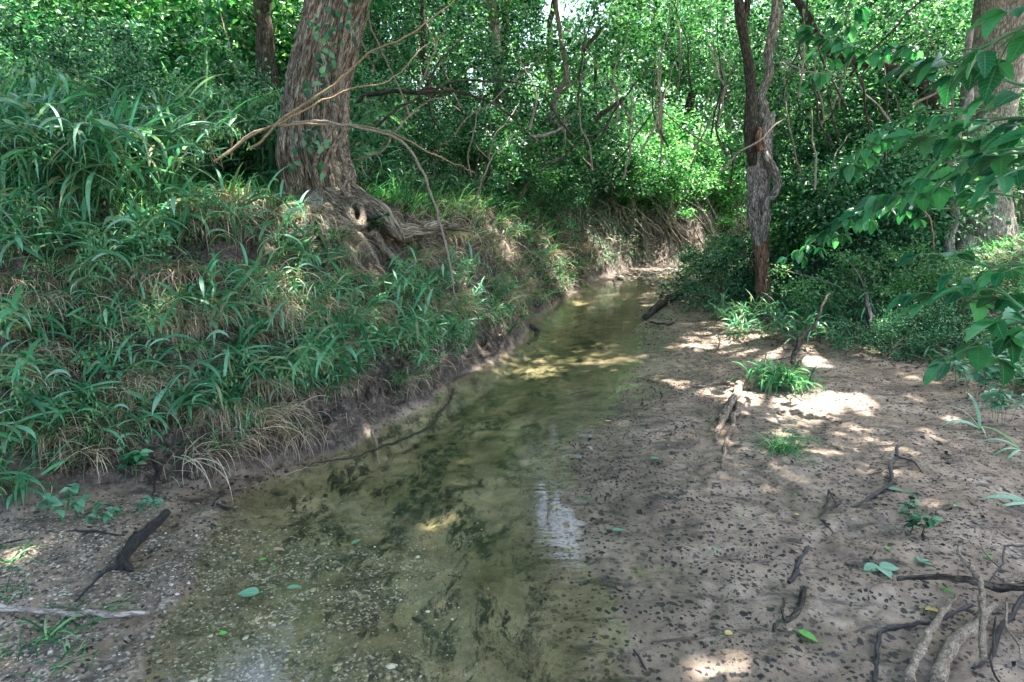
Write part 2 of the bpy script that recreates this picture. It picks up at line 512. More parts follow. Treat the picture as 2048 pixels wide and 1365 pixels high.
M['fallen_green'] = leaf_mat('fallen_green_leaf', [(.09, .27, .16), (.15, .36, .23)], .15, .4, .5, midrib=(.3, .5, .36), veins=True)
M['fallen_lime'] = leaf_mat('fallen_lime_leaf', [(.05, .30, .03), (.10, .42, .06)], .15, .4, .5, midrib=(.3, .5, .2), veins=True)
M['fallen_brown'] = leaf_mat('fallen_brown_leaf', [(.30, .20, .13), (.40, .30, .20)], .1, .6, .3, midrib=(.42, .33, .22), tcol=.6)
M['fallen_yellow'] = leaf_mat('fallen_yellow_leaf', [(.42, .34, .07), (.48, .40, .16)], .1, .5, .4, midrib=(.5, .45, .2), tcol=.6)
M['herb'] = leaf_mat('herb_leaf', [(.07, .22, .13), (.13, .32, .20), (.20, .38, .27)], .2, .5, .4)
M['litter'] = leaf_mat('leaf_litter', [(.05, .035, .025), (.12, .085, .06), (.22, .16, .11), (.30, .22, .16)], .1, .7, .3, tcol=.6)
M['bark'] = bark_mat('furrowed_bark', (.030, .025, .018), (.20, .165, .12), (.46, .41, .33), 1.7, .11, 1.0)
M['bark_right'] = bark_mat('scaly_grey_bark', (.09, .08, .065), (.28, .25, .20), (.46, .43, .37), 1.3, .3, .8)
M['bark_dark'] = bark_mat('dark_bark', (.020, .018, .015), (.06, .052, .042), (.14, .125, .10), 1.4, .25, .7)
M['bark_pale'] = bark_mat('pale_bark', (.13, .11, .09), (.30, .27, .235), (.50, .46, .42), 1.2, .3, .5)
M['rotten'] = bark_mat('rotten_wood', (.05, .024, .016), (.23, .12, .075), (.46, .30, .21), 1.5, .10, 1.0)
M['deadwood'] = bark_mat('weathered_wood', (.05, .042, .034), (.26, .235, .20), (.60, .56, .52), 1.5, .22, 1.0)
M['root'] = bark_mat('root_bark', (.05, .037, .028), (.25, .20, .15), (.50, .42, .34), 2.0, .5, .7)
M['cane'] = bark_mat('bramble_stem', (.10, .055, .03), (.28, .19, .11), (.42, .36, .22), 3.0, .8, .3, rough=.6)
M['wetwood'] = bark_mat('wet_black_wood', (.008, .009, .010), (.022, .022, .024), (.065, .062, .06), 3.0, .7, .8, rough=.35, spec=.6)
M['stick'] = bark_mat('grey_stick', (.07, .055, .04), (.24, .195, .15), (.42, .36, .29), 2.5, .7, .5, rough=.7)
M['greenstem'] = leaf_mat('green_stem', [(.05, .16, .06), (.10, .24, .09)], .1)
M['twig'] = bark_mat('grey_twig', (.10, .08, .06), (.26, .22, .17), (.44, .38, .31), 3.0, .8, .3)

def ground_mat():
    m, nt = new_mat('earth_and_sand'); L = nt.links
    geo = nd(nt, 'ShaderNodeNewGeometry'); pos = geo.outputs['Position']
    def att(n):
        a = nd(nt, 'ShaderNodeAttribute', attribute_name=n); return a.outputs['Fac']
    soil, wet, bed, grav, litter = att('soil'), att('wet'), att('bed'), att('gravel'), att('litter')
    n1 = noise_n(nt, pos, 2.2, 6, .6, .4); n2 = noise_n(nt, pos, 14, 5, .65); n3 = noise_n(nt, pos, 90, 3, .7); n4 = noise_n(nt, pos, 420, 2, .7)
    sand = ramp(nt, [(0.30, (.16, .122, .090)), (0.5, (.27, .205, .150)), (0.72, (.43, .350, .275))], n1.outputs[0]).outputs[0]
    sand = mixc(nt, 0.55, sand, ramp(nt, [(0.34, .5), (0.66, 1.45)], n2.outputs[0]).outputs[0], 'MULTIPLY')
    sand = mixc(nt, 0.6, sand, ramp(nt, [(0.35, .6), (0.65, 1.4)], n4.outputs[0]).outputs[0], 'MULTIPLY')
    # crumbs of black leaf mould on the sand
    def spots(scale, thr, soft, dens):
        v = nd(nt, 'ShaderNodeTexVoronoi'); v.inputs['Scale'].default_value = scale
        wv = mixc(nt, 0.035, pos, noise_n(nt, pos, 45, 4, .7).outputs[1]); L.new(wv, v.inputs['Vector'])
        s = ramp(nt, [(thr, 1.0), (thr + soft, 0.0)], v.outputs['Distance']).outputs[0]
        sel = math_n(nt, 'GREATER_THAN', nd_sep(v.outputs['Color']), dens)
        return math_n(nt, 'MULTIPLY', s, sel)
    def nd_sep(c):
        s = nd(nt, 'ShaderNodeSeparateColor'); L.new(c, s.inputs[0]); return s.outputs[0]
    patch = ramp(nt, [(0.40, 0.0), (0.60, 1.0)], noise_n(nt, pos, 1.6, 4, .65).outputs[0]).outputs[0]
    dens_n = ramp(nt, [(0.36, 0.5), (0.52, 1.0)], noise_n(nt, pos, 2.6, 5, .7).outputs[0]).outputs[0]
    sp = math_n(nt, 'MAXIMUM', spots(17, .22, .08, .50), math_n(nt, 'MAXIMUM', spots(44, .32, .10, .30), math_n(nt, 'MULTIPLY', spots(110, .3, .1, .5), patch)))
    sp = math_n(nt, 'MULTIPLY', sp, dens_n)
    mpd = nd(nt, 'ShaderNodeMapping'); mpd.inputs['Scale'].default_value = (1.0, 2.4, 1.0); mpd.inputs['Rotation'].default_value = (0, 0, .45); L.new(pos, mpd.inputs[0])
    film = ramp(nt, [(0.52, 0.0), (0.61, .9)], noise_n(nt, mpd.outputs[0], 3.4, 8, .78, .6).outputs[0]).outputs[0]
    dirt = math_n(nt, 'MAXIMUM', sp, math_n(nt, 'MULTIPLY', film, .85))
    sand = mixc(nt, dirt, sand, (.014, .015, .018))
    # soil of the cut bank
    so = ramp(nt, [(0.36, (.014, .012, .011)), (0.5, (.060, .047, .038)), (0.62, (.19, .15, .12))], noise_n(nt, pos, 22, 8, .8, .4).outputs[0]).outputs[0]
    so = mixc(nt, .6, so, ramp(nt, [(0.35, .35), (0.65, 1.8)], n3.outputs[0]).outputs[0], 'MULTIPLY')
    so = mixc(nt, ramp(nt, [(0.55, 0), (0.7, .6)], n1.outputs[0]).outputs[0], so, (.17, .14, .115))
    # bed of the creek: pale sand with olive algae and dark drifts
    mp = nd(nt, 'ShaderNodeMapping'); mp.inputs['Scale'].default_value = (1.6, .8, 1); mp.inputs['Rotation'].default_value = (0, 0, -.3); L.new(pos, mp.inputs[0])
    d1 = noise_n(nt, mp.outputs[0], 2.6, 8, .74, .8); d2 = noise_n(nt, mp.outputs[0], 10.0, 8, .8, .9)
    be = ramp(nt, [(0.3, (.14, .122, .062)), (0.5, (.26, .222, .140)), (0.7, (.43, .365, .25))], n1.outputs[0]).outputs[0]
    be = mixc(nt, .7, be, ramp(nt, [(0.38, .45), (0.62, 1.5)], n4.outputs[0]).outputs[0], 'MULTIPLY')
    be = mixc(nt, .6, be, ramp(nt, [(0.35, .55), (0.65, 1.4)], n2.outputs[0]).outputs[0], 'MULTIPLY')
    drift = math_n(nt, 'MULTIPLY', ramp(nt, [(0.47, 0), (0.53, 1)], d1.outputs[0]).outputs[0], ramp(nt, [(0.45, 0), (0.51, 1)], d2.outputs[0]).outputs[0])
    drift2 = ramp(nt, [(0.56, 0), (0.61, .9)], d2.outputs[0]).outputs[0]
    be = mixc(nt, math_n(nt, 'MAXIMUM', drift, drift2), be, (.018, .024, .016))
    # gravel
    vg = nd(nt, 'ShaderNodeTexVoronoi'); vg.inputs['Scale'].default_value = 95; L.new(pos, vg.inputs['Vector'])
    gs = nd(nt, 'ShaderNodeSeparateColor'); L.new(vg.outputs['Color'], gs.inputs[0])
    gcol = ramp(nt, [(0.0, (.045, .042, .038)), (0.55, (.15, .13, .10)), (0.8, (.30, .25, .18)), (0.93, (.62, .58, .50))], gs.outputs[0]).outputs[0]
    gsel = math_n(nt, 'MULTIPLY', grav, ramp(nt, [(.42, 0), (.58, 1)], noise_n(nt, pos, 6, 5, .7).outputs[0]).outputs[0])
    col = mixc(nt, bed, sand, be)
    col = mixc(nt, math_n(nt, 'MULTIPLY', gsel, .8), col, gcol)
    col = mixc(nt, soil, col, so)
    # litter on the forest floor
    lc = ramp(nt, [(0.35, (.035, .028, .020)), (0.5, (.12, .09, .06)), (0.7, (.27, .21, .15))], n3.outputs[0]).outputs[0]
    col = mixc(nt, math_n(nt, 'MULTIPLY', litter, .8), col, lc)
    wetd = ramp(nt, [(0, 1.0), (1, .72)], wet).outputs[0]
    col = mixc(nt, 1.0, col, wetd, 'MULTIPLY')
    p = nd(nt, 'ShaderNodeBsdfPrincipled'); L.new(col, p.inputs['Base Color'])
    rg = math_n(nt, 'SUBTRACT', .85, math_n(nt, 'MULTIPLY', wet, .5))
    L.new(rg, p.inputs['Roughness']); p.inputs['Specular IOR Level'].default_value = .5
    hgt = math_n(nt, 'ADD', math_n(nt, 'MULTIPLY', n2.outputs[0], .9), math_n(nt, 'MULTIPLY', n3.outputs[0], .30))
    hgt = math_n(nt, 'ADD', hgt, math_n(nt, 'MULTIPLY', n4.outputs[0], .05))
    hgt = math_n(nt, 'ADD', hgt, math_n(nt, 'MULTIPLY', sp, .22))
    bstr = math_n(nt, 'ADD', .30, math_n(nt, 'MULTIPLY', soil, .6))
    b = nd(nt, 'ShaderNodeBump'); b.inputs['Distance'].default_value = .02; L.new(bstr, b.inputs['Strength'])
    L.new(hgt, b.inputs['Height']); L.new(b.outputs[0], p.inputs['Normal'])
    o = nd(nt, 'ShaderNodeOutputMaterial'); L.new(p.outputs[0], o.inputs[0])
    return m

def water_mat():
    m, nt = new_mat('creek_water'); L = nt.links
    geo = nd(nt, 'ShaderNodeNewGeometry'); pos = geo.outputs['Position']
    mp = nd(nt, 'ShaderNodeMapping'); mp.inputs['Scale'].default_value = (1.0, 2.6, 1); mp.inputs['Rotation'].default_value = (0, 0, -.12); L.new(pos, mp.inputs[0])
    a = noise_n(nt, mp.outputs[0], 5.5, 3, .5, .3); c = noise_n(nt, mp.outputs[0], 24, 2, .5, .2)
    h = math_n(nt, 'ADD', a.outputs[0], math_n(nt, 'MULTIPLY', c.outputs[0], .22))
    b = nd(nt, 'ShaderNodeBump'); b.inputs['Strength'].default_value = .034; b.inputs['Distance'].default_value = .05
    L.new(h, b.inputs['Height'])
    g = nd(nt, 'ShaderNodeBsdfGlossy'); g.inputs['Roughness'].default_value = 0.0; g.inputs['Color'].default_value = (.95, .97, 1, 1)
    L.new(b.outputs[0], g.inputs['Normal'])
    t = nd(nt, 'ShaderNodeBsdfTransparent'); t.inputs[0].default_value = (.94, .96, .86, 1)
    fr = nd(nt, 'ShaderNodeFresnel'); fr.inputs['IOR'].default_value = 1.45; L.new(b.outputs[0], fr.inputs['Normal'])
    front = math_n(nt, 'SUBTRACT', 1.0, geo.outputs['Backfacing'])
    mx = nd(nt, 'ShaderNodeMixShader'); L.new(math_n(nt, 'MULTIPLY', fr.outputs[0], front), mx.inputs[0]); L.new(t.outputs[0], mx.inputs[1]); L.new(g.outputs[0], mx.inputs[2])
    o = nd(nt, 'ShaderNodeOutputMaterial'); L.new(mx.outputs[0], o.inputs[0])
    return m

def stone_mat():
    m, nt = new_mat('pebble'); L = nt.links
    geo = nd(nt, 'ShaderNodeNewGeometry')
    r = ramp(nt, [(0, (.05, .05, .05)), (.4, (.15, .13, .10)), (.7, (.30, .24, .17)), (.93, (.55, .52, .46))], geo.outputs['Random Per Island'])
    p = nd(nt, 'ShaderNodeBsdfPrincipled'); L.new(r.outputs[0], p.inputs['Base Color']); p.inputs['Roughness'].default_value = .45
    o = nd(nt, 'ShaderNodeOutputMaterial'); L.new(p.outputs[0], o.inputs[0])
    return m
M['stone'] = stone_mat()

# ------------------------------------------------------------------ ground and water
def axis(parts):
    out = []
    for a, b, st in parts:
        out.append(np.arange(a, b, st))
    return np.concatenate(out)

def grow(a, st, ratio, end):
    r = []
    while a < end:
        r.append(a); st *= ratio; a += st
    return np.array(r)
xs = np.concatenate([-grow(4.2, .03, 1.07, 160)[::-1], np.arange(-4.17, 5.2, .024), grow(5.2, .03, 1.07, 160)])
ys = np.concatenate([-grow(0, .06, 1.12, 60)[::-1] + 0.9, np.arange(.95, 7.0, .024), grow(7.0, .026, 1.022, 200)])
X, Y = np.meshgrid(xs, ys)
Z, dl, dr, df, dv = H(X, Y, True)
g = MB()
nx, ny = len(xs), len(ys)
i, j = np.meshgrid(np.arange(ny - 1), np.arange(nx - 1), indexing='ij')
g.add(np.stack([X, Y, Z], -1).reshape(-1, 3), np.stack([i * nx + j, i * nx + j + 1, (i + 1) * nx + j + 1, (i + 1) * nx + j], -1).reshape(-1, 4))
ground = tag(g.build('ground', ground_mat()), kind='structure')
def fattr(o, n, v):
    a = o.data.attributes.new(n, 'FLOAT', 'POINT'); a.data.foreach_set('value', np.clip(v, 0, 1).astype(np.float32).ravel())
soil = np.where(dl > 0, sm((df + .03) / .10) + .8 * sm((dl - .02) / .05) * (Y > 3.6), 0) + np.where(dr > 0, sm((dv - .15) / .6) * .9, 0)
fattr(ground, 'soil', soil)
fattr(ground, 'wet', sm((.035 - Z) / .03))
fattr(ground, 'bed', sm((.004 - Z) / .045) * np.where((dl < .05) & (dr < .4), 1, 0))
fattr(ground, 'gravel', np.where(dr < .2, sm((-.1 - X) / .5) * sm((3.3 - Y) / .9), 0) * (df < 0.1) + .8 * sm((Y - 12) / 1.0) * (Y < 22) * (dl < .4) * (dr < .4))
fattr(ground, 'litter', np.where(dl > 0, sm((df - 1.3) / .8), 0) + np.where(dr > 0, sm((dv - .6) / 1.2), 0))

w = MB()
w.add([(-6, -6, 0), (14, -6, 0), (14, 26, 0), (-6, 26, 0)], [(0, 1, 2, 3)])
water = tag(w.build('water', water_mat(), smooth=False), kind='structure')

# ------------------------------------------------------------------ sunlit patches: shafts cut through the crowns to let sun onto set spots
def Gp(px, py): return G(px, py)
HOLES = []
for px, py, r in [(470, 375, .42), (420, 420, .30), (600, 465, .26), (560, 440, .22), (648, 405, .16), (905, 1040, .17), (860, 1050, .10), (1085, 742, .26), (1180, 722, .15), (1240, 722, .15), (1140, 700, .12), (1060, 760, .12), (1200, 690, .10),
                  (1330, 765, .16), (1420, 775, .28), (1500, 795, .32), (1560, 805, .26), (1620, 808, .26), (1700, 805, .26), (1760, 770, .12), (1800, 760, .16), (1850, 800, .14), (1920, 840, .12), (1900, 900, .08), (1720, 860, .07), (20, 1125, .16), (60, 1090, .10), (1440, 1330, .14), (1400, 1290, .08), (690, 965, .06),
                  (920, 430, .2), (1035, 515, .13), (1180, 480, .25), (1250, 560, .4), (1210, 590, .2), (1160, 610, .2), (1290, 470, .2), (1350, 460, .2), (1400, 490, .15), (1300, 610, .2),
                  (400, 560, .12), (250, 490, .2), (110, 560, .14), (730, 690, .10), (940, 610, .2), (1000, 660, .14), (1960, 520, .3), (30, 1330, .12), (1850, 860, .1), (1050, 650, .12), (250, 1180, .06)]:
    HOLES.append((Gp(px, py), r))
for (px, py, Y, r) in [(1700, 520, 6.4, .70), (1820, 505, 6.6, .50), (1600, 560, 6.6, .3), (1600, 450, 10, .8), (1700, 350, 10, .8), (1450, 540, 9.6, .5), (1975, 380, 7.7, .30), (1990, 300, 7.7, .16), (1510, 400, 8.0, .12), (780, 330, 7.0, .3), (400, 280, 6.0, .4), (200, 230, 6.0, .5), (1560, 740, 5.2, .12), (240, 60, 8, 1.0), (450, 90, 9, 1.3), (330, 60, 9, 1.6), (100, 90, 8, 1.3), (200, 40, 10, 1.6), (500, 40, 10, 1.5), (640, 60, 11, 1.2), (380, 180, 8, .8), (420, 160, 7.5, .5), (300, 240, 6, .35), (120, 300, 5, .25), (820, 300, 9, .6), (1000, 380, 9, .6), (900, 200, 11, .8), (1150, 380, 11, .7), (1300, 400, 15, .9), (1400, 410, 16, .9), (1230, 380, 14, .8), (1640, 420, 8.8, .6), (1730, 440, 8.6, .5), (1600, 330, 9.5, .6), (1780, 300, 10, .6)]:
    HOLES.append((W(px, py, Y), r))
hr = np.random.default_rng(123)
for k in range(60):
    px = hr.uniform(0, 1150)
    py = hr.uniform(np.interp(px, [0, 700, 1150], [330, 430, 430]), np.interp(px, [0, 400, 700, 900, 1150], [930, 860, 760, 660, 580]))
    HOLES.append((G(px, py), hr.uniform(.05, .13)))
for k in range(24):
    HOLES.append((W(hr.uniform(1480, 2040), hr.uniform(250, 560), hr.uniform(6.5, 9)), hr.uniform(.10, .35)))
HOLES += [(W(640, 410, 5.35), .2), (W(625, 440, 5.2), .18), (W(690, 440, 5.3), .12), (W(600, 330, 5.45), .10)]

def shade_keep(P, rng):
    """True for canopy leaves that do not stand in a sunlit shaft"""
    keep = np.ones(len(P), bool)
    nz = fbm(P[:, 0] * 1.1, P[:, 1] * 1.1, P[:, 2] * 1.1, seed=71, octv=2) * .10
    for c, r in HOLES:
        q = P - c
        t = q @ SUN
        d = np.linalg.norm(q - t[:, None] * SUN, axis=1)
        keep &= ~((d < r * 1.0 + nz * min(1, r * 4)) & (t > 1.2) & (rng.random(len(P)) > .06))
    return keep & sky_gap(P)

# gaps cut in the crowns so open sky shows as pale patches on the water
GAPS = []
for px, py, r in [(1110, 1050, .055), (1095, 1010, .03), (1140, 1100, .035), (955, 880, .022), (950, 930, .018), (1060, 800, .015), (1170, 900, .02), (1110, 860, .016), (1230, 620, .012), (700, 1000, .012), (640, 1300, .02), (1190, 1330, .02)]:
    d_ = ray(px, py); d_ = d_ / np.linalg.norm(d_); p2 = G0(px, py)
    GAPS.append((np.array([p2[0], p2[1], 0.0]), np.array([d_[0], d_[1], -d_[2]]), r))
def sky_gap(P):
    keep = np.ones(len(P), bool)
    nz = fbm(P[:, 0] * 1.4, P[:, 1] * 1.4, P[:, 2] * 1.4, seed=75, octv=2)
    for c, dv_, r in GAPS:
        q = P - c; t = q @ dv_
        d = np.linalg.norm(q - t[:, None] * dv_, axis=1)
        keep &= ~((t > 2) & (d < r * t * (1 + .5 * nz)))
    return keep

# ------------------------------------------------------------------ foliage volumes
def clump_pts(n, K, spread, csize, rng, flat=.7, hollow=.3):
    """n points in K clumps spread through an ellipsoid of half-axes spread"""
    c = unit(rng.normal(size=(K, 3))) * ((hollow + (1 - hollow) * rng.random(K)) ** .6)[:, None] * np.array(spread)
    cs = csize * (.6 + .8 * rng.random(K))
    k = rng.integers(0, K, n)
    o = rng.normal(size=(n, 3)) * .45
    o[:, 2] *= flat
    return c[k] + o * cs[k][:, None], c

def leaf_dirs(n, rng, up=1.2, flatd=.5):
    D = rng.normal(size=(n, 3)); D[:, 2] = D[:, 2] * flatd - .35
    N = rng.normal(size=(n, 3)) * .75; N[:, 2] += up
    return D, N

DENS = 1.25
def crown(mb, center, spread, n, K, csize, L, rng, ratio=.55, tpl=T_DIA, holes=True, flat=.6, hollow=.3, zmin=None, local=False):
    if holes: n, K = int(n * DENS), int(K * 1.2)
    P, c = clump_pts(n, K, spread, csize, rng, flat, hollow)
    P = P + np.asarray(center)
    if zmin is not None: P = P[P[:, 2] > zmin]
    if holes: P = P[shade_keep(P, rng)]
    elif not local: P = P[sky_gap(P)]
    D, N = leaf_dirs(len(P), rng)
    LL = L * (.65 + .7 * rng.random(len(P)))
    leaves(mb, tpl, P, D, N, LL, LL * ratio)
    return c + np.asarray(center)

# ------------------------------------------------------------------ 1 the large leaning tree on the bank
TB = W(640, 425, 5.7)
TB[2] = hz(TB[0], TB[1])
tree = thing('leaning_tree', 'large leaning tree with deeply furrowed bark and exposed roots on the left bank', 'tree', TB)
Yt = 5.7
path = [W(655, 470, Yt), W(648, 400, Yt), W(634, 330, Yt), W(628, 250, Yt + .05), W(640, 150, Yt + .15), W(662, 60, Yt + .25), W(680, -20, Yt + .35), W(700, -220, Yt + .6), W(730, -480, Yt + .9), W(800, -800, Yt + 1.3)]
def trunk_fn(TH, S):
    tw = TH + 1.1 * S + .25 * np.sin(9 * S)
    lobes = .21 * np.abs(np.sin(tw * 2.5 + .6)) ** .6 + .07 * np.abs(np.sin(tw * 4.5 + 2.0 + 3 * S)) ** .5 - .09
    zz = S * 30
    bark = .05 * (1 - np.abs(vnoise(np.cos(TH) * 7 + 3, np.sin(TH) * 7, zz * 1.1, seed=81)) * 2.2) + .03 * (1 - np.abs(vnoise(np.cos(TH) * 17, np.sin(TH) * 17, zz * 3.5, seed=82)) * 2)
    bulge = .07 * vnoise(np.cos(TH) * 1.1, np.sin(TH) * 1.1, zz * .55, seed=83)
    flare = np.exp(-S * 22) * (.42 + .30 * np.cos(TH * 3 + 1))
    return 1 + lobes + bark + bulge + flare
mb = MB()
tube(mb, path, [.28, .25, .24, .245, .228, .222, .22, .215, .20, .17], sides=150, n=420, fn=trunk_fn)
mb.build('trunk', M['bark'], tree)
# side stem pressed to the trunk
mb = MB()
tube(mb, [W(585, 395, Yt - .16), W(572, 330, Yt - .2), W(574, 270, Yt - .16), W(592, 200, Yt - .1), W(600, 120, Yt), W(622, 50, Yt + .1), W(646, -20, Yt + .2), W(670, -200, Yt + .5)], [.085, .075, .075, .07, .065, .065, .06, .06], sides=28, n=160, rough=.25,
     fn=lambda TH, S: 1 + .07 * (1 - 2 * np.abs(vnoise(np.cos(TH) * 4, np.sin(TH) * 4, S * 40, seed=84))))
mb.build('side_stem', M['bark'], tree)
# thick roots reaching right along the edge, and thin exposed roots
def px_root(pts, r, parent, mat='root', sides=10, n=40, wob=.015, rough=.25, seed=0, name='root', lift=.0):
    m_ = MB()
    P = []
    for q in pts:
        P.append(W(*q) if len(q) == 3 else G(*q) + np.array([0, 0, lift]))
    tube(m_, P, r, sides=sides, n=n, wob=wob, rough=rough, seed=seed)
    return m_.build(name, M[mat], parent)
px_root([(672, 385, 5.6), (725, 412, 5.5), (770, 445, 5.45), (800, 462, 5.5), (850, 466, 5.6), (895, 468, 5.8)], [.13, .10, .085, .075, .045, .02], tree, 'bark', 40, 150, .04, .55, 3)
px_root([(775, 440, 5.4), (792, 462, 5.35), (800, 480, 5.35)], [.08, .06, .02], tree, 'bark', 18, 40, .02, .5, 9)
px_root([(840, 462, 5.6), (870, 452, 5.75), (905, 455, 5.95), (940, 462, 6.1)], [.07, .05, .04, .02], tree, 'bark', 12, 40, .01, .3, 4)
px_root([(640, 395, 5.45), (628, 420, 5.35), (622, 440, 5.3), (640, 450, 5.25)], [.12, .10, .07, .03], tree, 'bark_pale', 20, 40, .01, .35, 5)
px_root([(655, 400, 5.4), (690, 425, 5.3), (700, 440, 5.25), (712, 462, 5.25)], [.09, .07, .05, .02], tree, 'bark', 16, 40, .01, .35, 6)
px_root([(690, 440, 5.3), (705, 455, 5.2), (722, 450, 5.2), (726, 425, 5.3), (715, 410, 5.45)], [.02, .03, .033, .03, .02], tree, 'root', 10, 40, .005, .2, 7)
rl = [[(650, 430), (662, 455), (690, 470), (720, 500), (755, 540), (778, 590)], [(640, 440), (670, 480), (700, 480), (745, 500)], [(660, 440), (690, 455), (735, 470), (800, 490), (850, 500)],
      [(620, 450), (600, 470), (570, 480)], [(650, 460), (640, 490), (655, 520), (650, 560)], [(740, 470), (760, 500), (790, 540), (800, 580)], [(820, 470), (840, 500), (850, 530)], [(700, 520), (720, 560), (750, 580)],
      [(560, 490), (610, 480), (640, 465)], [(880, 475), (910, 510), (905, 560), (915, 590)], [(905, 520), (930, 545), (940, 570)], [(600, 500), (650, 505), (690, 500)], [(735, 460), (770, 480), (815, 490), (830, 505)]]
for q, pts in enumerate(rl):
    px_root(pts, [.045, .034, .026, .012] if q < 6 else [.028, .020, .016, .008], tree, 'root', 12, 60, .03, .35, 20 + q, lift=.045)
# limbs and crown above the frame
rng = np.random.default_rng(5)
mb = MB(); lm = MB()
top = path[-1]
for cc, sp, n in [((-1.2, 6.6, 9.0), (3.6, 3.4, 1.8), 11000), ((1.6, 5.6, 8.0), (2.8, 3.0, 1.4), 8500), ((-3.4, 4.6, 7.4), (2.8, 3.0, 1.4), 8500)]:
    cl = crown(mb, cc, sp, n, 60, .85, .16, rng)
    for c in cl[::6]:
        tube(lm, [top - np.array([0, 0, .5]), (np.asarray(cc) * .45 + top * .4 + c * .15), c], [.09, .05, .012], sides=6, n=14, wob=.05, seed=int(abs(c[0]) * 9))
mb.build('crown', M['canopy'], tree); lm.build('limb', M['bark_dark'], tree)

# climbing vine on the trunk
vine = thing('climbing_vine', 'leafy climbing vine with twisting woody stems on the leaning tree trunk', 'vine', W(690, 420, 5.35))
for q, (pts, r) in enumerate([
    ([(697, 400, 5.30), (672, 350, 5.36), (668, 300, 5.40), (690, 255, 5.42), (690, 200, 5.48), (680, 120, 5.60), (700, 30, 5.75), (712, -60, 5.9)], .020),
    ([(650, 400, 5.33), (632, 350, 5.35), (640, 300, 5.37), (662, 265, 5.38), (672, 220, 5.44), (650, 150, 5.55), (640, 60, 5.7), (655, -40, 5.85)], .018),
    ([(700, 395, 5.36), (690, 330, 5.42), (676, 280, 5.42), (650, 330, 5.34), (640, 395, 5.32)], .014),
    ([(662, 410, 5.30), (690, 370, 5.36), (700, 340, 5.44)], .013)]):
    m_ = MB(); P = [W(*p) for p in pts]
    tube(m_, P, [r, r, r * .9, r * .8], sides=9, n=90, wob=.012, rough=.2, seed=q + 50)
    m_.build('stem', M['root'], vine)
mb = MB()
for (px, py, Y) in [(640, 45, 5.45), (655, 65, 5.45), (625, 60, 5.45), (672, 25, 5.5), (690, 10, 5.5), (700, 60, 5.55), (668, 88, 5.42), (635, 110, 5.36), (640, 140, 5.33), (648, 150, 5.33), (625, 170, 5.28), (650, 175, 5.28), (620, 180, 5.25), (636, 195, 5.24), (600, 270, 5.2), (622, 275, 5.2), (635, 262, 5.2), (640, 285, 5.2), (628, 290, 5.2), (604, 300, 5.2), (640, 340, 5.2), (590, 335, 5.2), (712, 45, 5.6), (660, 110, 5.4)]:
    c = W(px, py, Y - .02); k = 4
    P = c + rng.normal(0, .03, (k, 3)); D = rng.normal(size=(k, 3)); D[:, 2] -= .5; N = rng.normal(size=(k, 3)) * .5 + np.array([.1, -1.0, .5])
    leaves(mb, T_OVA, P, D, N, .055 + .025 * rng.random(k), .042)
mb.build('foliage', M['thicket'], vine)

# ------------------------------------------------------------------ 2 dead snag on the right
SB = W(1532, 628, 8.4); SB[2] = hz(SB[0], SB[1])
snag = thing('dead_tree', 'dead forked tree with peeling bark and reddish rotten foot on the sand bar edge', 'tree', SB)
Ys = 8.4
def snag_fn(TH, S):
    return 1 + .16 * vnoise(np.cos(TH) * 2.2, np.sin(TH) * 2.2, S * 9, seed=91) + .10 * (1 - 2 * np.abs(vnoise(np.cos(TH) * 5, np.sin(TH) * 5, S * 7, seed=92)))
mb = MB()
tube(mb, [W(1535, 650, Ys), W(1533, 610, Ys), W(1527, 560, Ys), W(1523, 500, Ys), W(1522, 478, Ys)], [.19, .115, .088, .082, .09], sides=48, n=110, fn=snag_fn)
mb.build('rotten_foot', M['rotten'], snag)
mb = MB()
tube(mb, [W(1522, 490, Ys), W(1520, 455, Ys), W(1517, 410, Ys), W(1518, 360, Ys), W(1520, 320, Ys), W(1522, 285, Ys), W(1530, 255, Ys), W(1535, 225, Ys)], [.08, .112, .132, .134, .138, .125, .10, .08], sides=64, n=150, fn=snag_fn)
mb.build('trunk', M['deadwood'], snag)
mb = MB()
tube(mb, [W(1530, 270, Ys), W(1526, 215, Ys), W(1522, 195, Ys), W(1538, 145, Ys), W(1537, 110, Ys), W(1546, 60, Ys), W(1555, 0, Ys), W(1566, -80, Ys), W(1560, -200, Ys + .2)], [.08, .06, .048, .048, .052, .055, .052, .045, .035], sides=28, n=140, fn=snag_fn)
mb.build('fork_stem', M['deadwood'], snag)
mb = MB()
tube(mb, [W(1508, 330, Ys - .05), W(1500, 280, Ys - .08), W(1502, 200, Ys - .1), W(1500, 140, Ys - .1), W(1490, 90, Ys - .1), W(1482, 40, Ys - .1), W(1476, -10, Ys - .1), W(1462, -150, Ys)], [.06, .065, .062, .058, .052, .06, .05, .04], sides=28, n=140, fn=snag_fn)
tube(mb, [W(1484, 50, Ys - .1), W(1494, 20, Ys - .1), W(1498, -20, Ys - .1), W(1510, -120, Ys)], [.04, .035, .03, .02], sides=12, n=40, fn=snag_fn)
mb.build('fork_stem', M['bark_dark'], snag)
mb = MB()
tube(mb, [W(1531, 235, Ys - .12), W(1526, 290, Ys - .14), W(1540, 325, Ys - .18), W(1550, 345, Ys - .18), W(1555, 370, Ys - .18), W(1547, 392, Ys - .19), W(1534, 400, Ys - .2), W(1530, 430, Ys - .22), W(1522, 470, Ys - .2)], [.026, .042, .048, .05, .05, .046, .042, .038, .02], sides=20, n=110, rough=.25, seed=8)
mb.build('twisted_stem', M['deadwood'], snag)
mb = MB()
tube(mb, [W(1524, 300, Ys - .2), W(1518, 280, Ys - .2), W(1520, 262, Ys - .18), W(1516, 255, Ys - .17)], [.05, .045, .035, .012], sides=14, n=34, fn=snag_fn)
mb.build('bark_strip', M['rotten'], snag)

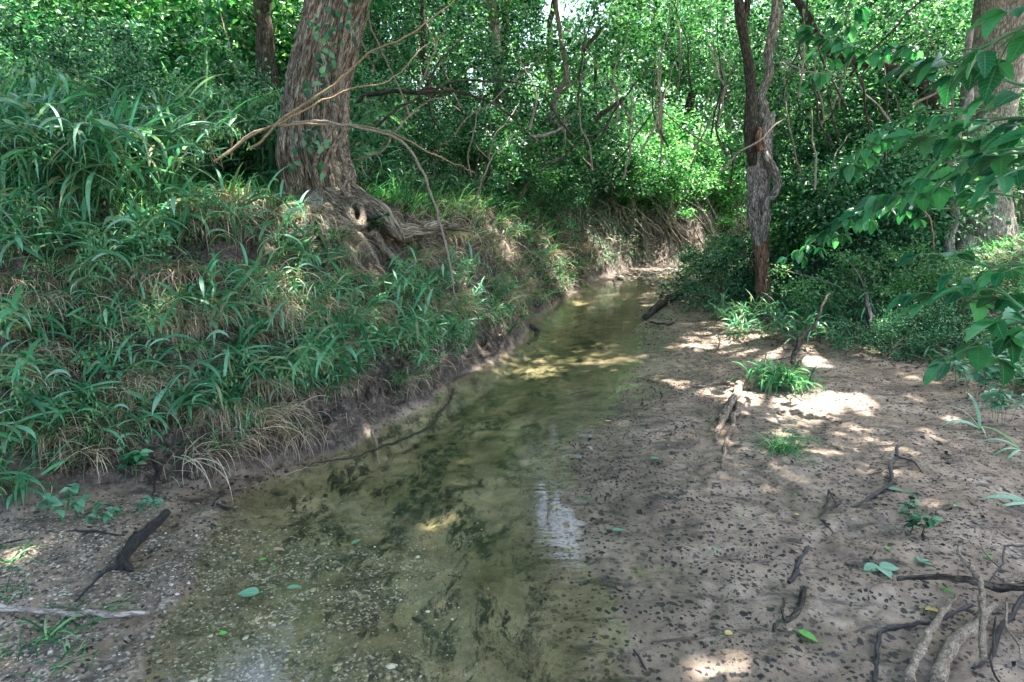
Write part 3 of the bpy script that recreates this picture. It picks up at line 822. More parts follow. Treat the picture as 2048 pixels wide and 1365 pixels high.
# ------------------------------------------------------------------ 3 right tree with flaring foot
RB = W(1955, 500, 7.9); RB[2] = hz(RB[0], RB[1])
rt = thing('broad_trunk_tree', 'stout grey-barked tree with flared foot behind the large leaves on the right bank', 'tree', RB)
def rt_fn(TH, S):
    return 1 + .05 * vnoise(np.cos(TH) * 2, np.sin(TH) * 2, S * 6, seed=95) + .022 * (1 - 2 * np.abs(vnoise(np.cos(TH) * 12, np.sin(TH) * 12, S * 40, seed=96))) + np.exp(-S * 14) * (.35 + .35 * np.cos(TH * 4 + .5))
mb = MB()
tube(mb, [W(1965, 520, 7.9), W(1962, 440, 7.9), W(1960, 350, 7.9), W(1975, 230, 7.9), W(1995, 100, 7.95), W(2012, 0, 8.0), W(2030, -160, 8.1), W(2050, -500, 8.4)], [.36, .32, .30, .28, .30, .31, .29, .24], sides=110, n=260, fn=rt_fn)
mb.build('trunk', M['bark_right'], rt)
px_root([(1985, 455, 7.75), (2003, 480, 7.6), (2016, 498, 7.5), (2030, 520, 7.4)], [.13, .11, .09, .04], rt, 'bark_right', 18, 40, .01, .3, 71)
px_root([(1940, 480, 7.7), (1925, 505, 7.6), (1905, 520, 7.5)], [.12, .09, .04], rt, 'bark_right', 16, 40, .01, .3, 72)
mb = MB(); lm = MB()
for cc, sp, n in [((6.4, 8.6, 9.0), (3.4, 3.4, 1.7), 10000), ((4.6, 5.2, 7.6), (2.7, 2.7, 1.3), 8000), ((7.5, 5.0, 7.5), (2.6, 3.0, 1.6), 6000)]:
    cl = crown(mb, cc, sp, n, 60, .85, .16, rng)
    for c in cl[::7]:
        tube(lm, [W(2050, -500, 8.4), c * .5 + W(2050, -500, 8.4) * .5 + np.array([0, 0, .4]), c], [.09, .05, .012], sides=6, n=14)
mb.build('crown', M['canopy'], rt); lm.build('limb', M['bark_dark'], rt)

# ------------------------------------------------------------------ 4 trees added to shade the creek and screen the sky from the water
for q, (bx, by, ch, blobs) in enumerate([
        (-6.5, 1.5, 7.5, [((-4.6, 1.6, 7.2), (3.2, 3.2, 1.5), 9000), ((-1.8, .6, 8.0), (2.8, 2.8, 1.3), 8000)]),
        (3.9, -2.6, 7.8, [((2.2, .8, 8.4), (3.0, 2.8, 1.4), 9500), ((5.4, 1.4, 7.6), (2.8, 2.8, 1.4), 8500), ((.2, -2.4, 8.0), (3.0, 2.6, 1.4), 6000)]),
        (7.4, 3.4, 8.2, [((3.2, 3.6, 9.2), (2.8, 2.4, 1.1), 8500), ((.6, 3.2, 9.6), (2.6, 2.4, 1.0), 8500)]),
        (-2.6, 11.5, 8.6, [((1.4, 10.4, 9.0), (2.6, 2.2, 1.2), 7500), ((4.2, 10.0, 9.4), (2.4, 2.2, 1.1), 7000), ((3.4, 13.0, 10.0), (2.6, 2.2, 1.2), 5500), ((-.6, 11.8, 9.6), (2.2, 2.0, 1.1), 4800), ((1.0, 14.2, 11.2), (2.4, 2.0, 1.2), 4200), ((.9, 8.0, 8.8), (2.0, 1.8, .9), 4500)]),
        (-5.4, 13.5, 9.0, [((-3.4, 11.2, 9.8), (2.4, 2.2, 1.2), 5500), ((-2.6, 8.8, 9.2), (2.0, 1.8, 1.0), 4500), ((-1.4, 14.2, 11.4), (2.2, 2.0, 1.3), 4200), ((-.2, 9.8, 9.6), (1.7, 1.5, 1.0), 4200), ((1.1, 11.2, 9.5), (1.5, 1.3, .8), 4200), ((.2, 12.6, 10.4), (1.6, 1.3, .8), 3600)]),
        (-1.6, 17.5, 8.6, [((-.5, 15.6, 9.2), (2.4, 1.5, 1.5), 6500), ((-3.6, 15.4, 9.0), (2.0, 1.5, 1.4), 4500), ((2.2, 15.8, 9.4), (2.0, 1.5, 1.5), 5000), ((.2, 17.4, 12.4), (2.6, 1.6, 1.6), 4500), ((5.0, 16.0, 9.6), (2.0, 1.5, 1.4), 3500)]),
        (-7.6, 6.4, 8.4, [((-6.2, 4.6, 8.6), (2.8, 2.4, 1.4), 6500)])]):
    lab = ['tall shade tree on the left bank whose crown spreads over the camera side', 'tall shade tree behind the camera on the sand side', 'tall shade tree past the right edge whose crown spans the creek', 'tall shade tree behind the thicket whose crown spreads over the far bank', 'tall shade tree left of the thicket whose crown reaches toward the creek bend', 'tallest shade tree standing beyond the thicket above the creek bend', 'tall shade tree beyond the left edge behind the broad grasses'][q]
    t_ = thing('added_shade_tree', lab, 'tree', (bx, by, hz(bx, by)))
    z0 = hz(bx, by)
    m_ = MB(); tube(m_, [(bx, by, z0 - .1), (bx + .2, by, 3), (bx * .97, by + .1, ch)], [.26, .2, .12], sides=14, n=30, rough=.12, seed=q)
    m_.build('trunk', M['bark_dark'], t_)
    mb = MB(); lm = MB()
    for cc, sp, n in blobs:
        cl = crown(mb, cc, sp, n, 55, .85, .16, rng)
        for c in cl[::7]:
            tube(lm, [(bx * .97, by + .1, ch - .6), (np.array([bx, by, ch]) * .4 + c * .6), c], [.07, .04, .01], sides=6, n=12)
    mb.build('crown', M['canopy'], t_); lm.build('limb', M['bark_dark'], t_)

# ------------------------------------------------------------------ 5 mid and far trees with trunks that can be told apart
def make_tree(name, label, px_path, Y, radii, mat, blobs, leafm='thicket', L=.085, group=None, extra=(), wob=.03, n=None, dY=0.0):
    p = [W(a, b, Y + dY * i) for i, (a, b) in enumerate(px_path)]
    base = p[0].copy(); hb = hz(base[0], base[1])
    if base[2] > hb: p = [np.array([base[0], base[1], hb - .05])] + p; radii = [radii[0]] + list(radii)
    t_ = thing(name, label, 'tree', (base[0], base[1], hb), group)
    m_ = MB(); tube(m_, p, radii, sides=14, n=n or 70, wob=wob, rough=.15, seed=int(px_path[0][0]))
    m_.build('trunk', M[mat], t_)
    for e in extra:
        m_ = MB(); tube(m_, [W(a, b, Y) for a, b in e[0]], e[1], sides=8, n=30, wob=.03, rough=.15, seed=int(e[0][0][0])); m_.build('branch', M[mat], t_)
    mb = MB()
    LV = (.75, 1.0, 1.5, 1.15, .85)[len(label) % 5]
    for (px, py, dy, sp, cnt) in blobs:
        cnt = cnt / LV ** 1.3
        crown(mb, W(px, py, Y + dy), sp, int(cnt * 1.7), max(14, int(cnt // 60)), .50, L * .78 * LV, rng, holes=False, flat=.6, zmin=hb + .3)
    mb.build('crown', M[leafm], t_)
    return t_

make_tree('slender_tree', 'slender dark-barked tree standing left of the leaning tree', [(548, 400), (545, 300), (543, 200), (530, 80), (528, 0), (535, -150), (540, -400)], 8.2, [.13, .125, .12, .11, .10, .08, .05], 'bark_dark',
          [(430, 20, 1.0, (1.7, 1.5, 1.1), 3800), (600, -120, .5, (1.6, 1.6, 1.0), 2500), (330, 100, 1.6, (1.4, 1.2, .9), 2600)], 'far', .11)
make_tree('pale_tree', 'pale-barked tree with lit lower trunk behind the arching branches', [(940, 325), (936, 280), (925, 180), (918, 140), (905, 60), (900, -60), (890, -200)], 12.5, [.15, .14, .13, .12, .10, .08, .05], 'bark_pale',
          [(850, 60, .5, (2.0, 1.4, 1.2), 4200), (940, -60, .5, (2, 1.6, 1.2), 3000)], 'thicket', .09, extra=[([(926, 140), (950, 133), (990, 128)], [.03, .02, .01]), ([(922, 150), (905, 130), (895, 120)], [.03, .02, .008])])
make_tree('twin_stem_tree', 'grey tree with slightly bent trunk, left one of the two pale parallel trunks', [(1005, 330), (1003, 240), (997, 150), (990, 60), (980, -10), (970, -200)], 11.0, [.115, .11, .10, .095, .085, .05], 'bark_pale',
          [(1090, 40, .6, (1.8, 1.4, 1.2), 4000), (960, -90, .6, (1.6, 1.4, 1.0), 2200)], 'far', .09, extra=[([(1000, 210), (985, 185), (975, 165)], [.025, .02, .01])])
make_tree('straight_tree', 'straight dark slim tree, right one of the two parallel trunks', [(1016, 345), (1013, 250), (1010, 150), (1012, 60), (1014, 0), (1016, -200)], 11.6, [.07, .07, .065, .06, .055, .04], 'bark_dark',
          [(1150, -10, .8, (1.8, 1.4, 1.2), 3500)], 'thicket', .09)
make_tree('leaning_sapling', 'thin brown sapling leaning left of the pale tree on the bank top', [(877, 380), (866, 320), (860, 260), (858, 200), (850, 120), (845, 0)], 9.0, [.07, .065, .06, .055, .05, .03], 'bark_dark',
          [(800, 140, .3, (1.3, 1.0, .9), 3000), (870, 60, .3, (1.2, 1.0, .9), 2500)], 'thicket', .075)
make_tree('forked_tree', 'dark forked tree with a leaning lower trunk right of the centre gap', [(1350, 400), (1362, 300), (1372, 260), (1382, 200), (1390, 170), (1375, 150), (1350, 110), (1345, 60), (1335, -60)], 18.3, [.16, .15, .13, .12, .10, .09, .07, .06, .04], 'bark_dark',
          [(1330, 190, .8, (1.8, 1.4, 1.2), 3800), (1430, 120, .5, (1.7, 1.4, 1.4), 4200), (1300, 330, 1.0, (1.6, 1.4, .9), 3000), (1200, 170, 1.0, (2, 1.5, 1.5), 4500)], 'far', .10,
          extra=[([(1388, 175), (1400, 140), (1402, 100), (1408, 70)], [.07, .06, .05, .03])])
make_tree('twisted_tree', 'twisted grey sapling with leaning stem above the far bank', [(1065, 365), (1080, 300), (1100, 240), (1115, 190), (1133, 140), (1120, 60), (1110, -40)], 11.8, [.075, .07, .06, .05, .05, .04, .03], 'bark_pale',
          [(1130, 280, .6, (1.3, 1.0, .9), 3200), (1190, 60, .6, (1.7, 1.2, 1.0), 3200)], 'thicket', .08, extra=[([(1095, 250), (1130, 240), (1160, 225)], [.035, .035, .02]), ([(1115, 190), (1150, 160), (1185, 135)], [.03, .02, .01])])
make_tree('mossy_tree', 'brown slim trunk close behind the dead forked tree', [(1548, 560), (1545, 400), (1548, 300), (1552, 200), (1556, 60), (1560, -60)], 11.5, [.11, .11, .10, .09, .08, .06], 'bark_pale',
          [(1600, 160, .3, (1.6, 1.2, 1.2), 4200), (1480, 40, .8, (1.6, 1.2, 1.2), 3500)], 'thicket', .085)
make_tree('bank_tree', 'slim multi-stemmed tree growing at the far bank edge', [(1215, 435), (1212, 380), (1208, 330), (1195, 250), (1190, 180), (1195, 60)], 14.6, [.06, .06, .055, .05, .04, .03], 'bark_dark',
          [(1230, 330, .2, (1.2, 1.0, .8), 3300), (1170, 300, .6, (1.2, 1.0, .9), 2600)], 'thicket', .075,
          extra=[([(1216, 430), (1230, 380), (1255, 345), (1275, 300)], [.045, .04, .03, .015]), ([(1214, 430), (1222, 370), (1240, 300), (1245, 230)], [.04, .035, .03, .015]), ([(1212, 428), (1200, 385), (1185, 350)], [.035, .03, .015])])
make_tree('curved_tree', 'leaning dark-barked tree whose curved limb crosses the upper right', [(2000, 430), (1930, 300), (1860, 190), (1830, 165), (1760, 130), (1690, 115), (1640, 80), (1605, 20), (1590, -60)], 8.8, [.12, .11, .10, .085, .078, .07, .06, .055, .04], 'bark_dark',
          [(1720, 60, .4, (1.8, 1.2, 1.1), 5200), (1800, 220, .9, (1.7, 1.0, 1.0), 4800), (1650, 230, 1.4, (1.5, 1.0, 1.0), 4200), (1860, 60, 1.2, (1.6, 1.2, 1.2), 4200)], 'thicket', .085)
make_tree('vine_hung_tree', 'thin crooked tree beside the stout grey trunk on the right', [(1905, 480), (1908, 400), (1900, 330), (1912, 280), (1930, 200), (1940, 60)], 7.2, [.05, .05, .045, .05, .04, .03], 'bark_pale',
          [(1850, 330, .4, (.9, .7, .7), 2500), (1800, 400, .3, (.8, .6, .5), 2200)], 'darkshrub', .07)
for q, (px, Y, rr, mt, lm_) in enumerate([(1310, 19, .10, 'bark_dark', 'far'), (1450, 18, .11, 'bark_pale', 'far'), (690, 11, .08, 'bark_pale', 'thicket'), (770, 12.5, .07, 'bark_dark', 'thicket'), (1640, 13, .10, 'bark_dark', 'thicket'), (1730, 12, .09, 'bark_pale', 'far'),
                                         (460, 11, .08, 'bark_dark', 'far'), (380, 13, .09, 'bark_pale', 'far'), (200, 12, .10, 'bark_dark', 'far'), (80, 10, .09, 'bark_dark', 'far'), (1105, 17, .10, 'bark_dark', 'far'), (1860, 13, .12, 'bark_dark', 'far'), (2010, 12, .11, 'bark_dark', 'thicket'), (1240, 22, .13, 'bark_pale', 'far')]):
    lab = ['slim dark trunk far off above the creek bend', 'pale trunk far off between forked tree and dead tree', 'slim pale trunk just right of the leaning tree', 'thin dark trunk in the thicket right of the leaning tree', 'dark trunk in the thicket right of the dead tree',
           'pale trunk in the thicket under the curved limb', 'dark trunk in the leaves left of the slender tree', 'pale trunk in the bright leaves at upper left', 'dark trunk in the bright leaves at upper left', 'dark trunk at the far upper left corner',
           'far dark trunk right of the parallel trunks', 'dark trunk behind the large leaves at upper right', 'dark trunk behind the stout grey tree', 'far pale trunk in the centre of the thicket'][q]
    x0 = W(px, 400, Y)[0]
    make_tree('thicket_tree', lab, [(px, 400), (px + 8, 250), (px - 6, 100), (px + 10, -100)], Y, [rr, rr * .9, rr * .8, rr * .5], mt,
              [(px + random.randint(-60, 60), 60 + random.randint(-90, 60), random.uniform(-.5, 1), (1.9, 1.4, 1.3), 3400), (px + random.randint(-90, 90), 220 + random.randint(-60, 60), random.uniform(0, 1), (1.6, 1.2, 1.1), 2400)], lm_, .075 + Y * .0022, 'trees in the thicket')

# far wood as one mass
mb = MB()
rng = np.random.default_rng(77)
cnt = 0
for k in range(430):
    Y_ = 17 + 26 * rng.random() ** .8
    x_ = (rng.random() - .5) * 2 * Y_ * .95
    z_ = .8 + rng.random() ** 1.2 * Y_ * .34
    crown(mb, (x_, Y_, z_), (2.2, 1.6, 1.3), 640, 11, .8, .055 + Y_ * .0033, rng, holes=False, flat=.7)
tag(mb.build('woods', M['far']), 'sunlit far wood seen as a mass of bright green leaves', 'woods', kind='stuff')

# ------------------------------------------------------------------ 6 shrubs of the thicket (copies share their meshes)
def shrub_proto(L, sp, n, seed, mat, ratio=.55, K=34, csize=.28, tpl=T_DIA):
    r_ = np.random.default_rng(seed)
    mb = MB(); cl = crown(mb, (0, 0, sp[2] * .95), sp, n, K, csize, L, r_, ratio, tpl, holes=False, hollow=.15, zmin=.03, local=True)
    st = MB()
    for c in cl[::4]:
        if c[2] < .1: continue
        tube(st, [(r_.normal(0, .05), r_.normal(0, .05), -.05), (c[0] * .35, c[1] * .35, c[2] * .6), tuple(c)], [.014, .009, .003], sides=5, n=9, wob=.03, seed=int(seed + c[2] * 50))
    return mb.mesh('foliage', M[mat]), st.mesh('stem', M['twig'])
SH = [shrub_proto(.056, (.95, .85, .95), 6500, 100, 'thicket'), shrub_proto(.058, (1.1, .9, .8), 6500, 101, 'far'), shrub_proto(.05, (.85, .8, 1.2), 7000, 102, 'thicket'), shrub_proto(.065, (1.0, .9, 1.1), 5600, 103, 'darkshrub')]
def place_shrub(protos, x, y, rz, sc, name, label, cat='shrub', group=None, z=None):
    t_ = thing(name, label, cat, (x, y, hz(x, y) if z is None else z), group, rz)
    t_.scale = (sc, sc, sc)
    child('foliage', protos[0], t_); child('stem', protos[1], t_)
    return t_
GRP = 'shrubs of the thicket'
spots = []
for px, Y in [(1090, 12.2), (1020, 10.2), (960, 10.6), (900, 11.5), (840, 10.0), (780, 9.2), (740, 10.5), (1140, 13.6), (1180, 14.6), (1260, 17), (1320, 18.8), (1390, 19.8), (1450, 19.0), (1500, 17.0), (1230, 19.5), (1160, 14.9), (1210, 15.2), (1265, 15.9), (1320, 16.9), (1370, 17.4), (1420, 17.8), (1470, 18.2), (1290, 17.6), (1400, 19), (1180, 16.5), (1340, 15.9),
              (500, 9.8), (430, 10.6), (350, 10.0), (260, 9.6), (170, 9.0), (90, 8.6), (10, 8.2), (310, 12.5), (150, 12), (20, 11), (470, 13),
              (1650, 10.5), (1600, 12.5), (1720, 10.0), (1790, 10.6), (1860, 10.0), (1560, 14.5), (1690, 13.5), (1800, 13.5), (1930, 11.5), (2030, 10), (2050, 8.5), (1770, 8.9), (1690, 8.9), (1620, 9.4), (1640, 8.6), (1740, 8.2), (1830, 8.4), (1590, 10.4)]:
    spots.append((px, Y))
def where(px):
    return 'at the far left' if px < 250 else 'left of the slender tree' if px < 540 else 'right of the leaning tree' if px < 850 else 'below the parallel trunks' if px < 1060 else 'above the far bank' if px < 1300 else 'at the creek bend' if px < 1520 else 'behind the dead tree' if px < 1660 else 'under the curved limb' if px < 1880 else 'behind the stout grey tree'
for q, (px, Y) in enumerate(spots):
    x = (px - 1024) / FPX * Y * .98
    k = q % 4 if Y < 15 else 1
    kind = ['bushy small-leaved', 'bright leafy', 'upright small-leaved', 'dark leafy'][k]
    place_shrub(SH[k], x, Y, random.uniform(0, 6), random.uniform(.8, 1.25) * (1.35 if px < 560 or Y > 14 else 1.0), 'thicket_shrub', '%s thicket shrub %s' % (kind, where(px)), group=GRP + ' ' + where(px))

# sunlit low shrub on the right and its neighbours
SP = shrub_proto(.042, (1.15, .75, .42), 5200, 120, 'paleshrub', .5, 46, .22, T_DIA)
SD = shrub_proto(.05, (1.0, .7, .5), 4200, 121, 'thicket', .5, 36, .25, T_DIA)
for px, py, Y, sc, p_, lab in [(1750, 560, 6.9, .9, SP, 'low sunlit shrub with small pale leaves on the right bank'), (1840, 545, 6.9, .8, SP, 'low pale-leaved shrub in front of the stout grey tree'), (1650, 560, 9.6, .9, SD, 'low dark shrub just right of the dead tree foot'),
                               (1760, 520, 7.8, 1.0, SD, 'dark low shrub behind the sunlit shrub'), (1450, 560, 9.6, 1.0, SD, 'dark low shrub left of the dead tree'), (1430, 500, 12.0, 1.1, SP, 'pale shrub trailing over the far end of the sand bar'),
                               (1800, 640, 5.9, .45, SD, 'small shrub leaning over the bare sand under the right bank'), (1880, 600, 6.0, .5, SD, 'small dark shrub at the hollow below the stout tree'), (1560, 500, 9.5, 1.1, SD, 'dark shrub mass behind the dead tree foot')]:
    x = (px - 1024) / FPX * Y
    place_shrub(p_, x, Y, random.uniform(0, 6), sc, 'low_shrub', lab)

# ------------------------------------------------------------------ 7 broad-leaved seed grass (river oats habit)
def oats_proto(seed, stems, hgt, lean, seeds=True, nl=(6, 9), LL=(.16, .27), WW=(.022, .036)):
    r_ = np.random.default_rng(seed)
    st, lf, sd_ = MB(), MB(), MB()
    for s in range(stems):
        az = r_.normal(0, .9); h = hgt * (.7 + .5 * r_.random())
        b = np.array([r_.normal(0, .05), r_.normal(0, .05), -.02])
        out = lean * (.6 + .7 * r_.random()) * h
        tip = b + np.array([cos(az) * out, sin(az) * out, h * (1 - .35 * lean)])
        mid = b + np.array([cos(az) * out * .28, sin(az) * out * .28, h * .62])
        C = tube(st, [b, mid, tip], [.0028, .0022, .0012], sides=4, n=14, cap=False)
        k = r_.integers(nl[0], nl[1])
        fr = np.linspace(.16, .95, k)
        B = np.array([C[int(f_ * 13)] for f_ in fr])
        azs = az + np.where(np.arange(k) % 2, 1, -1) * (.5 + r_.random(k) * 1.1) + r_.normal(0, .35, k)
        ribbons(lf, B, azs, r_.uniform(-.3, 1.25, k), r_.uniform(*LL, k) * r_.choice([.6, .85, 1.0, 1.15], k), r_.uniform(*WW, k) * r_.uniform(.5, .95, k), r_.uniform(.4, 2.5, k), K=7, shape='lance', tipw=.03)
        if seeds and r_.random() < .6:
            e = C[-1]; d = unit(C[-1] - C[-3])
            nn = 12
            a2 = az + r_.normal(0, .2)
            Q = tube(sd_, [e, e + np.array([cos(a2) * .08, sin(a2) * .08, .03]), e + np.array([cos(a2) * .17, sin(a2) * .17, -.05])], [.0012, .001, .0006], sides=3, n=nn, cap=False)
            P = Q + r_.normal(0, .018, (nn, 3)); D = r_.normal(0, .25, (nn, 3)); D[:, 2] -= 1
            P[:, 2] -= .012
            leaves(sd_, T_SEED, P, D, r_.normal(size=(nn, 3)), .026, .012)
    return [('stem', st.mesh('stem', M['greenstem'])), ('foliage', lf.mesh('foliage', M['oats']))] + ([('seed_sprays', sd_.mesh('seed_sprays', M['seed']))] if seeds and sd_.n else [])
OAT = [oats_proto(200 + k, 5 + k % 3, .62 + .08 * (k % 3), .5 + .1 * (k % 3)) for k in range(6)]
FAN = [oats_proto(220 + k, 7, .40, .85, True, (7, 11), (.18, .30), (.022, .034)) for k in range(5)]
NAR = [oats_proto(240 + k, 12, .34 + .05 * k, .8, False, (6, 9), (.12, .22), (.010, .017)) for k in range(3)]
def place(protos, x, y, rz, sc, name, label, cat, group=None, z=None, tilt=0.0):
    t_ = thing(name, label, cat, (x, y, hz(x, y) if z is None else z), group, rz)
    t_.scale = (sc, sc, sc); t_.rotation_euler = (0, tilt, rz)
    for nme, me in protos: child(nme, me, t_)
    return t_
hand = [(720, 690, 1.0, 'fan of broad drooping grass leaves overhanging the water edge'), (660, 710, .9, 'broad-leaved grass fan left of the overhanging one above the water'), (420, 700, 1.0, 'broad-leaved grass fan at mid bank with drooping pale leaves'), (380, 640, .9, 'broad-leaved grass at mid bank above the dry straw'),
        (560, 520, 1.0, 'broad-leaved grass below the sunlit ground left of the roots'), (640, 560, .9, 'broad-leaved grass below the exposed roots'), (800, 610, .9, 'broad-leaved grass tuft on the bank below the thick root'), (870, 590, .9, 'broad-leaved grass tuft left of the hanging branch tip'),
        (940, 640, .8, 'small-leaved bright grass tuft at the water edge by the sunlit water'), (980, 650, .7, 'bright grass tuft at the bank corner touching the water'), (840, 740, .6, 'three-leaved grass shoot hanging over the water'), (760, 600, .8, 'broad-leaved grass on the bank right of the dry straw'), (250, 560, 1.0, 'broad-leaved grass under the bank rim at left'),
        (110, 540, 1.0, 'broad-leaved grass near the left edge under the bank rim'), (50, 700, .9, 'broad-leaved grass at the left edge half way down the bank'), (200, 690, .7, 'single arching broad-leaved shoot on bare soil'), (280, 900, .7, 'broad-leaved grass shoot low on the bank at left'), (30, 900, 1.0, 'broad-leaved grass at the left edge low on the bank'),
        (20, 1000, .9, 'broad-leaved grass at the lower left edge over the sand'), (330, 490, 1.0, 'broad-leaved grass at the bank rim left of the sunlit ground'), (470, 490, 1.0, 'broad-leaved grass on the bank rim in half sun'), (160, 470, 1.0, 'tall broad-leaved grass at the rim at far left'), (520, 640, .7, 'broad-leaved grass among hanging straw at mid bank'),
        (900, 700, .6, 'small broad-leaved tuft low on the bank beside the curved root'), (590, 760, .6, 'small broad-leaved tuft above the water left of the big fan'), (690, 620, .8, 'broad-leaved grass above the big overhanging fan'), (60, 800, .8, 'broad-leaved grass low at left edge'), (1000, 600, .6, 'small grass tuft on the bank shoulder'), (450, 830, .5, 'small broad-leaved tuft low on bare bank'), (700, 735, 1.15, 'lowest broad drooping grass fan touching the pool'), (630, 770, 1.0, 'broad grass fan just above the straw at the pool'), (770, 725, 1.05, 'broad grass fan at the water right of the lowest fan'), (470, 770, 1.0, 'broad grass fan above the tan straw tussock'), (850, 690, .8, 'broad grass fan in front of the curved grey root'), (560, 800, .9, 'broad grass fan hanging over the pool corner'), (350, 850, .9, 'broad grass fan low on the bank above the dark branch'), (160, 850, 1.0, 'broad grass fan low at the left above the sand'), (920, 670, .8, 'broad grass fan by the bright tuft at the bank corner')]
for q, (px, py, sc, lab) in enumerate(hand):
    p_ = G(px, py)
    place(FAN[q % 4] if py > 480 else OAT[q % 6], p_[0], p_[1], random.uniform(-.9, .3) - .2, sc * random.uniform(.95, 1.1), 'broad_leaf_grass', lab, 'grass plant')
def at_foot(x, y):
    return (np.abs(x - TB[0] - .05) < .75) & (y > TB[1] - 1.25) & (y < TB[1] + .25)
rsy = np.random.default_rng(97)
def zone(px):
    return 'at the far left' if px < 220 else 'left of mid bank' if px < 450 else 'above the deep pool' if px < 700 else 'below the thick root' if px < 950 else 'on the bank shoulder'
for k in range(105):
    px = rsy.uniform(-10, 1120); lo = np.interp(px, [0, 400, 600, 700, 900, 1000, 1120], [1010, 930, 880, 830, 735, 690, 610]); hi = np.interp(px, [0, 400, 700, 900, 1120], [470, 480, 500, 500, 450])
    if 330 < px < 640 and rsy.random() < .35: continue
    p_ = G(px, hi + (lo - hi) * rsy.random())
    if at_foot(p_[0], p_[1]) or (px > 830 and rsy.random() < .4): continue
    nar = k % 5 > 1
    if float(vnoise(p_[0] * 1.6, p_[1] * 1.6, seed=14)) < -.12: continue
    place((NAR if nar else FAN)[k % 3], p_[0], p_[1], rsy.uniform(-1.2, .5), rsy.uniform(.5, 1.0) * (.8 if nar else .85), 'bank_grass', ('narrow-bladed green grass plant on the bank slope ' if nar else 'small broad-leaved grass plant on the bank slope ') + zone(px), 'grass plant', ('narrow' if nar else 'broad') + ' grasses on the slope ' + zone(px))
# the dense stand on the bank top at left
rs = np.random.default_rng(31)
n_st = 0
STAND = 'seed grasses of the dense stand on the left bank'
while n_st < 250:
    Yq = rs.uniform(3.2, 8.0) ; xq = rs.uniform(-.86, -.30) * Yq
    d_ = float(sdist(np.array([xq]), np.array([Yq]), FT)[0])
    if d_ < 1.0: continue
    if math.hypot(xq - TB[0], Yq - TB[1]) < .55: continue
    px_ = 1024 + xq / Yq * FPX
    if 470 < px_ < 760 and Yq < 6.2: continue
    if px_ > 400 and Yq < 5.4 and rs.random() < .6: continue
    if px_ > 330 and px_ < 560 and Yq < 6.2 and rs.random() < .65: continue
    place(OAT[n_st % 6] if n_st % 3 else NAR[n_st % 2], xq, Yq, rs.uniform(-1.6, 1.0), rs.uniform(.8, 1.25) * (1 + .13 * max(0, Yq - 4.5)) * (1 if n_st % 3 else 1.7), 'seed_grass', ('tall broad-leaved' if n_st % 3 else 'narrow-bladed upright') + ' seed grass in the dense stand on the left bank top', 'grass plant', STAND + (' broad' if n_st % 3 else ' narrow'))
    n_st += 1
for k, (px, Y) in enumerate([(60, 5.2), (180, 5.6), (300, 6.0), (120, 6.4), (240, 6.8), (20, 6.6), (380, 7.0), (470, 7.2), (330, 7.4), (160, 7.4), (60, 7.8), (500, 6.6), (430, 6.2), (250, 5.0), (730, 7.4), (790, 8.2), (860, 8.6), (950, 9.4), (1040, 10.4), (1120, 11.6)]):
    place_shrub(SH[(0, 2, 3)[k % 3]], (px - 1024) / FPX * Y, Y, k * 1.7, .50 + .12 * (k % 3), 'stand_shrub', 'small-leaved bush growing among the seed grasses ' + ('at the far left' if px < 200 else 'left of the slender tree' if px < 540 else 'on the bank top right of the leaning tree'), group='small bushes ' + ('far left' if px < 200 else 'left' if px < 540 else 'right'))
# along the bank top to the right of the tree and on the right bank
for k in range(46):
    Yq = rs.uniform(6.6, 12.5); xq = rs.uniform(-.20, .12) * Yq
    d_ = float(sdist(np.array([xq]), np.array([Yq]), FT)[0])
    if d_ < .9: continue
    place(OAT[k % 6], xq, Yq, rs.uniform(-2, 1), rs.uniform(.6, .95), 'seed_grass', 'broad-leaved seed grass on the bank top right of the leaning tree', 'grass plant', 'seed grasses right of the leaning tree')
mats = [(1480, 600), (1450, 640), (1500, 650), (1560, 650), (1600, 640), (1640, 600), (1580, 600), (1540, 680), (1600, 690), (1650, 660), (1680, 700), (1430, 600), (1470, 560), (1520, 570), (1620, 560), (1410, 570), (1700, 650), (1570, 560), (1490, 680), (1660, 560), (1400, 610), (1380, 560)]
for k, (px, py) in enumerate(mats):
    p_ = G(px, py)
    place(FAN[k % 4], p_[0], p_[1], random.uniform(2.2, 4.6), random.uniform(.7, 1.05), 'strap_leaf_grass', 'dark strap-leaved grass in the carpet around the dead tree foot', 'grass plant', 'strap-leaved grasses around the dead tree foot')

# ------------------------------------------------------------------ 8 thin grass: tussocks (things) and sward (stuff)
def tussock_proto(seed, n, L, mat='grass', droop=(1.4, 2.6), dry=0, spread=.05, w=.0045, el=(.5, 1.5)):
    r_ = np.random.default_rng(seed); out = []
    m_ = MB(); B = r_.normal(0, spread, (n, 3)); B[:, 2] = -.01
    ribbons(m_, B, r_.uniform(0, 2 * pi, n), r_.uniform(*el, n), L * r_.uniform(.6, 1.2, n), w * r_.uniform(.7, 1.3, n), r_.uniform(*droop, n), K=7, fold=False)
    out.append(('blades', m_.mesh('blades', M[mat])))
    if dry:
        m_ = MB(); B = r_.normal(0, spread * 1.2, (dry, 3)); B[:, 2] = -.01
        ribbons(m_, B, r_.normal(-.3, .7, dry), r_.uniform(-.2, .9, dry), L * r_.uniform(.7, 1.5, dry), w * .8, r_.uniform(1.6, 2.8, dry), K=7, fold=False)
        out.append(('dry_blades', m_.mesh('dry_blades', M['dry'])))
    return out
TUS = [tussock_proto(300 + k, 90, .26, dry=80, w=.0055) for k in range(4)]
TUD = [tussock_proto(310 + k, 45, .26, dry=190, spread=.09, w=.0065) for k in range(3)]
